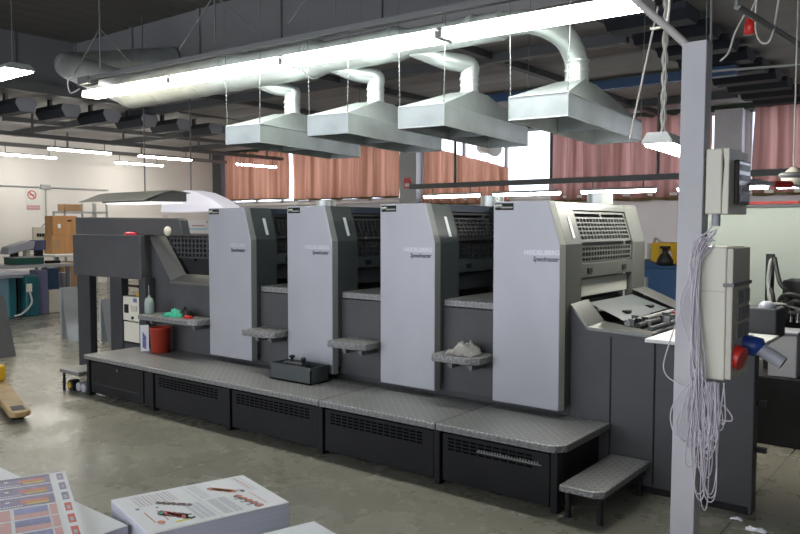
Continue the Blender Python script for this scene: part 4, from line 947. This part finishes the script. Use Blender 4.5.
for x in (-19.18, -18.62):
    for y in (9.97, 10.75, 11.13): MB().box(x-.02, x+.02, y-.02, y+.02, 0, 2.25 if y > 10 else 2.03).build('upright', 'conduit', rk)
tag(MB().box(-19.0, -18.65, 9.98, 10.45, 2.031, 2.21).build('carton', 'cardboard', bevel=.01), 'brown carton lying on top of the grey shelf rack', 'carton')
# tables and machines at the far left
tb = thing('work_table', 'long grey-topped work table with machines at the far left', 'table', (-15.2, 6.9, 0))
MB().box(-15.7, -14.6, 5.8, 8.0, .84, .90).build('top', 'conduit', tb, .01)
for x in (-14.7, -15.6):
    for y in (6.0, 7.9): MB().box(x-.03, x+.03, y-.03, y+.03, 0, .84).build('leg', 'rail', tb)
gm_ = thing('bindery_machine', 'white and green bench machine with a raised grey head on the far left table', 'machine', (-15, 7.15, .9))
MB().box(-15.3, -14.8, 6.92, 7.48, .902, 1.03).build('base', 'greenm', gm_, .012)
MB().box(-15.28, -14.85, 6.90, 7.5, 1.03, 1.05).build('deck', 'conduit', gm_)
MB().prism([(6.80, 1.10), (7.30, 1.20), (7.34, 1.34), (7.25, 1.36), (6.84, 1.24)], 'x', -15.2, -14.85).build('head', 'greyp', gm_, .015)
MB().box(-15.1, -14.95, 6.95, 7.05, 1.05, 1.14).build('support', 'black', gm_)
MB().box(-15.1, -14.95, 7.2, 7.28, 1.05, 1.2).build('support', 'beige', gm_)
mo = thing('monitor', 'small dark monitor beside the white bench machine on the far left table', 'monitor', (-15, 7.5, .9))
MB().box(-15.15, -14.95, 7.36, 7.60, 1.17, 1.37).build('screen', 'indigo', mo, .01)
MB().box(-15.1, -15.0, 7.42, 7.56, .902, 1.18).build('stand', 'black', mo)
o = MB().box(-14.95, -14.85, 7.55, 7.85, .902, .96).build('cable_heap', 'black', bevel=.02); tag(o, 'dark cable heap at the right end of the far left table', 'cables')
o = MB().box(-14.8, -14.7, 5.9, 6.33, .902, 1.56).build('grey_column_box', 'canopy', bevel=.01); tag(o, 'dark grey upright box at the far left edge on the table', 'box')
o = MB().prism([(6.33, 1.24), (6.5, 1.32), (6.48, 1.26), (6.36, 1.2)], 'x', -14.8, -14.7).box(-14.8, -14.7, 6.36, 6.42, .902, 1.25).build('black_lever', 'black'); tag(o, 'small black lever between the grey upright box and the bench machine', 'lever')
tm = thing('teal_machine', 'teal rounded floor machine with white switch box under the left table', 'machine', (-13.9, 6.5, 0))
MB().prism([(-14.35, 6.15), (-13.9, 6.15), (-13.75, 6.3), (-13.75, 6.42), (-13.9, 6.5), (-14.35, 6.5)], 'z', 0, .74).build('body', 'teal', tm, .02)
MB().prism([(-14.35, 6.54), (-13.95, 6.54), (-13.8, 6.64), (-13.8, 6.86), (-13.95, 6.92), (-14.35, 6.92)], 'z', 0, .74).build('body', 'teal', tm, .02)
MB().box(-13.8, -13.76, 6.62, 6.72, .45, .60).build('switch_box', 'cream', tm, .008)
MB().tube(bez([(-13.76, 6.67, .46), (-13.7, 6.67, .25), (-13.7, 6.5, .08), (-13.75, 6.38, .04)], 8), .018, 8).build('cable', 'conduit', tm)
MB().box(-14.35, -13.85, 6.5, 6.54, 0, .70).build('gap_panel', 'black', tm)
tag(MB().box(-14.4, -14.05, 6.98, 7.16, 0, .82).build('indigo_panel', 'indigo', bevel=.01), 'bluish purple panel standing right of the teal machine', 'panel')
tag(MB().box(-14.4, -14.1, 7.20, 7.50, 0, .42).build('beige_box', 'beige', bevel=.01), 'low beige box on the floor right of the purple panel', 'box')
tag(MB().box(-16.2, -15.9, 8.1, 8.35, 0, .75).build('blue_bin', 'blue', bevel=.02), 'blue bin behind the low beige box under the benches', 'bin')
tag(MB().cyl((-16.3, 8.68, 0), (-16.3, 8.68, .62), .13, 18).build('grey_drum', 'greyp'), 'pale grey drum between the blue bin and the brown box', 'drum')
tag(MB().prism([(-14.6, 5.6), (-13.3, 5.6), (-13.3, 6.45), (-14.6, 6.45)], 'z', .80, .86).box(-14.5, -13.4, 5.7, 6.4, .745, .80).build('feed_table', 'greyp', bevel=.01), 'pale feed table resting on the teal machine at the left edge', 'table')
# leaning boards and plates
for k in range(4):
    x = -9.95+.07*k
    m = MB().prism([(4.0, 0), (4.46+.02*k, 0), (4.36+.01*k, .78), (3.92, .78)], 'x', x, x+.02)
    tag(m.build('grey_board', 'board'), ['grey board leaning upright at the left edge, rearmost of four', 'grey board at the left edge, third from the front', 'grey board at the left edge, second from the front', 'grey board at the left edge, frontmost of four'][k], 'board', 'upright boards at the left edge')
for k, (x, y0, y1, h) in enumerate(((-10.6, 5.50, 5.83, .76), (-9.9, 5.70, 6.15, .62))):
    m = MB().add([(x+.35, y0, 0), (x+.35, y1, 0), (x, y1, h), (x, y0+.1, h), (x+.342, y0, 0), (x+.342, y1, 0), (x-.008, y1, h), (x-.008, y0+.1, h)], [(0, 1, 2, 3), (7, 6, 5, 4), (0, 4, 5, 1), (1, 5, 6, 2), (2, 6, 7, 3), (3, 7, 4, 0)])
    m.box(x-.06, x-.01, y0+.1, y1, 0, h*.99, 0)
    tag(m.build('aluminium_plate', ['alu']), ['shiny aluminium plate leaning left of the delivery legs', 'shiny aluminium plate seen between the delivery legs'][k], 'plate', 'leaning aluminium plates')
# pallet truck forks
pf = thing('pallet_truck', 'yellow hand pallet truck whose fork reaches in at the left edge', 'pallet truck', (-7.4, 3.2, 0))
A_, B_ = Vector((-6.36, 2.98, 0)), Vector((-8.4, 3.62, 0)); d_ = (B_-A_).normalized(); s_ = Vector((-d_.y, d_.x, 0))
def F(a, b, z): return A_+d_*a+s_*b+Vector((0, 0, z))
def fork(off):
    m = MB(); hw = .085
    pts = [F(0, off-hw*.55, 0), F(.06, off-hw, 0), F(2.1, off-hw, 0), F(2.1, off+hw, 0), F(.06, off+hw, 0), F(0, off+hw*.55, 0)]
    m.prism([(p.x, p.y) for p in pts], 'z', .045, .095)
    f_ = m.build('fork', 'ochre', pf, .012)
    MB().prism([(p.x, p.y) for p in (F(.08, off-.05, 0), F(.26, off-.05, 0), F(.26, off+.05, 0), F(.08, off+.05, 0))], 'z', .09, .098).build('roller_slot', 'black', f_)
    MB().cyl(F(.17, off-.045, .035), F(.17, off+.045, .035), .035, 14).build('roller', 'rubber', f_)
fork(0); 
MB().box(-.12, .12, -.22, .05, .098, .26).build('pump_housing', 'yellow', pf, .02, tr=Matrix.Translation(F(1.6, -.0, 0)))
# canopy lamp over the control desk
cn = thing('canopy_lamp', 'grey visor shaped canopy lamp hanging behind the delivery end', 'canopy lamp', (-10.8, 7.6, 2.03))
MB().prism([(7.0, 2.06), (7.25, 2.195), (7.4, 2.22), (7.68, 2.185), (7.68, 2.05), (7.0, 2.035)], 'x', -11.85, -10.45).build('shell', 'canopy', cn, .006)
MB().prism([(6.86, 2.06), (7.25, 2.205), (7.4, 2.232), (7.74, 2.195), (7.74, 2.183), (7.4, 2.22), (7.25, 2.19), (6.86, 2.05)], 'x', -12.35, -10.42).build('top_sheet', 'canopyt', cn)
MB().box(-11.8, -10.5, 7.05, 7.64, 2.02, 2.036).build('diffuser', 'softlit', cn)
MB().cyl((-11.2, 7.4, 2.22), (-11.2, 7.4, ZH), .012, 6).build('hanger', 'rail', cn)
wv = thing('white_hood', 'white rounded hood with added glow behind the grey canopy lamp, before the corner', 'lamp hood', (-11.0, 8.4, 1.9))
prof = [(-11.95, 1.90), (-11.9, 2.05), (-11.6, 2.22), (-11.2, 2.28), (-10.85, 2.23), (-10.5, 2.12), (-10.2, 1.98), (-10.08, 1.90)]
MB().prism(prof, 'y', 8.2, 8.6).build('shell', 'hoodglow', wv, .02)  # weak glow added so the unlit hood surface looks bright
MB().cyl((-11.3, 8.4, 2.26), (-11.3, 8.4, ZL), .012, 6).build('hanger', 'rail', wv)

fs_ = thing('fire_sign', 'small red fire sign on the grey wall column between the curtains', 'sign', (-12.36, YB-.26, 2.68))
MB().box(-12.47, -12.25, YB-.27, YB-.252, 2.66, 2.94).build('plate', 'redp', fs_)
MB().box(-12.43, -12.29, YB-.275, YB-.269, 2.70, 2.79).build('white_mark', 'white', fs_)
vp = MB().tube(bez([(-10.1, YB-.1, 3.62), (-9.75, YB-.5, 3.6), (-9.35, YB-.75, 3.46)], 8), .17, 20)
tag(vp.build('vent_pipe', 'white'), 'white vent pipe elbow sticking in at the bright bare window', 'pipe')
pn_ = thing('pendant_lamp', 'small cream pendant lamp at the right edge beyond the switch box', 'lamp', (-1.13, 6.0, 1.92))
MB().lathe([(0, 0), (.05, .0), (.075, .03), (.08, .07), (.05, .11), (.02, .14), (0, .14)], (-1.13, 6.0, 1.93), 18).build('bulb_cover', 'bulb', pn_)
MB().lathe([(.08, .06), (.095, .075), (.095, .09), (.08, .1)], (-1.13, 6.0, 1.93), 18).build('guard_ring', 'rail', pn_)
MB().cyl((-1.13, 6.0, 2.06), (-1.13, 6.0, ZH-.002), .006, 6).build('cord', 'flex', pn_)

# ------------------------------------------------------------------ light and camera
wd = bpy.data.worlds.new('World'); SC.world = wd; wd.use_nodes = True
bg = wd.node_tree.nodes['Background']; bg.inputs[0].default_value = (.88, .92, 1.0, 1); bg.inputs[1].default_value = 3.0
cam = bpy.data.cameras.new('camera'); co = bpy.data.objects.new('camera', cam); COL.objects.link(co)
cam.sensor_width = 36; cam.lens = 757/800*36; cam.clip_start = .05; cam.clip_end = 100
co.location = (0, 0, 1.65); co.rotation_euler = (math.radians(90-3.1), 0, math.radians(38))
SC.camera = co
SC.cycles.use_denoising = True
SC.cycles.max_bounces = 8; SC.cycles.sample_clamp_indirect = 6
SC.view_settings.view_transform = 'Standard'; SC.view_settings.look = 'None'; SC.view_settings.exposure = 0.0; SC.view_settings.gamma = 1.0
SC.view_settings.use_curve_mapping = False
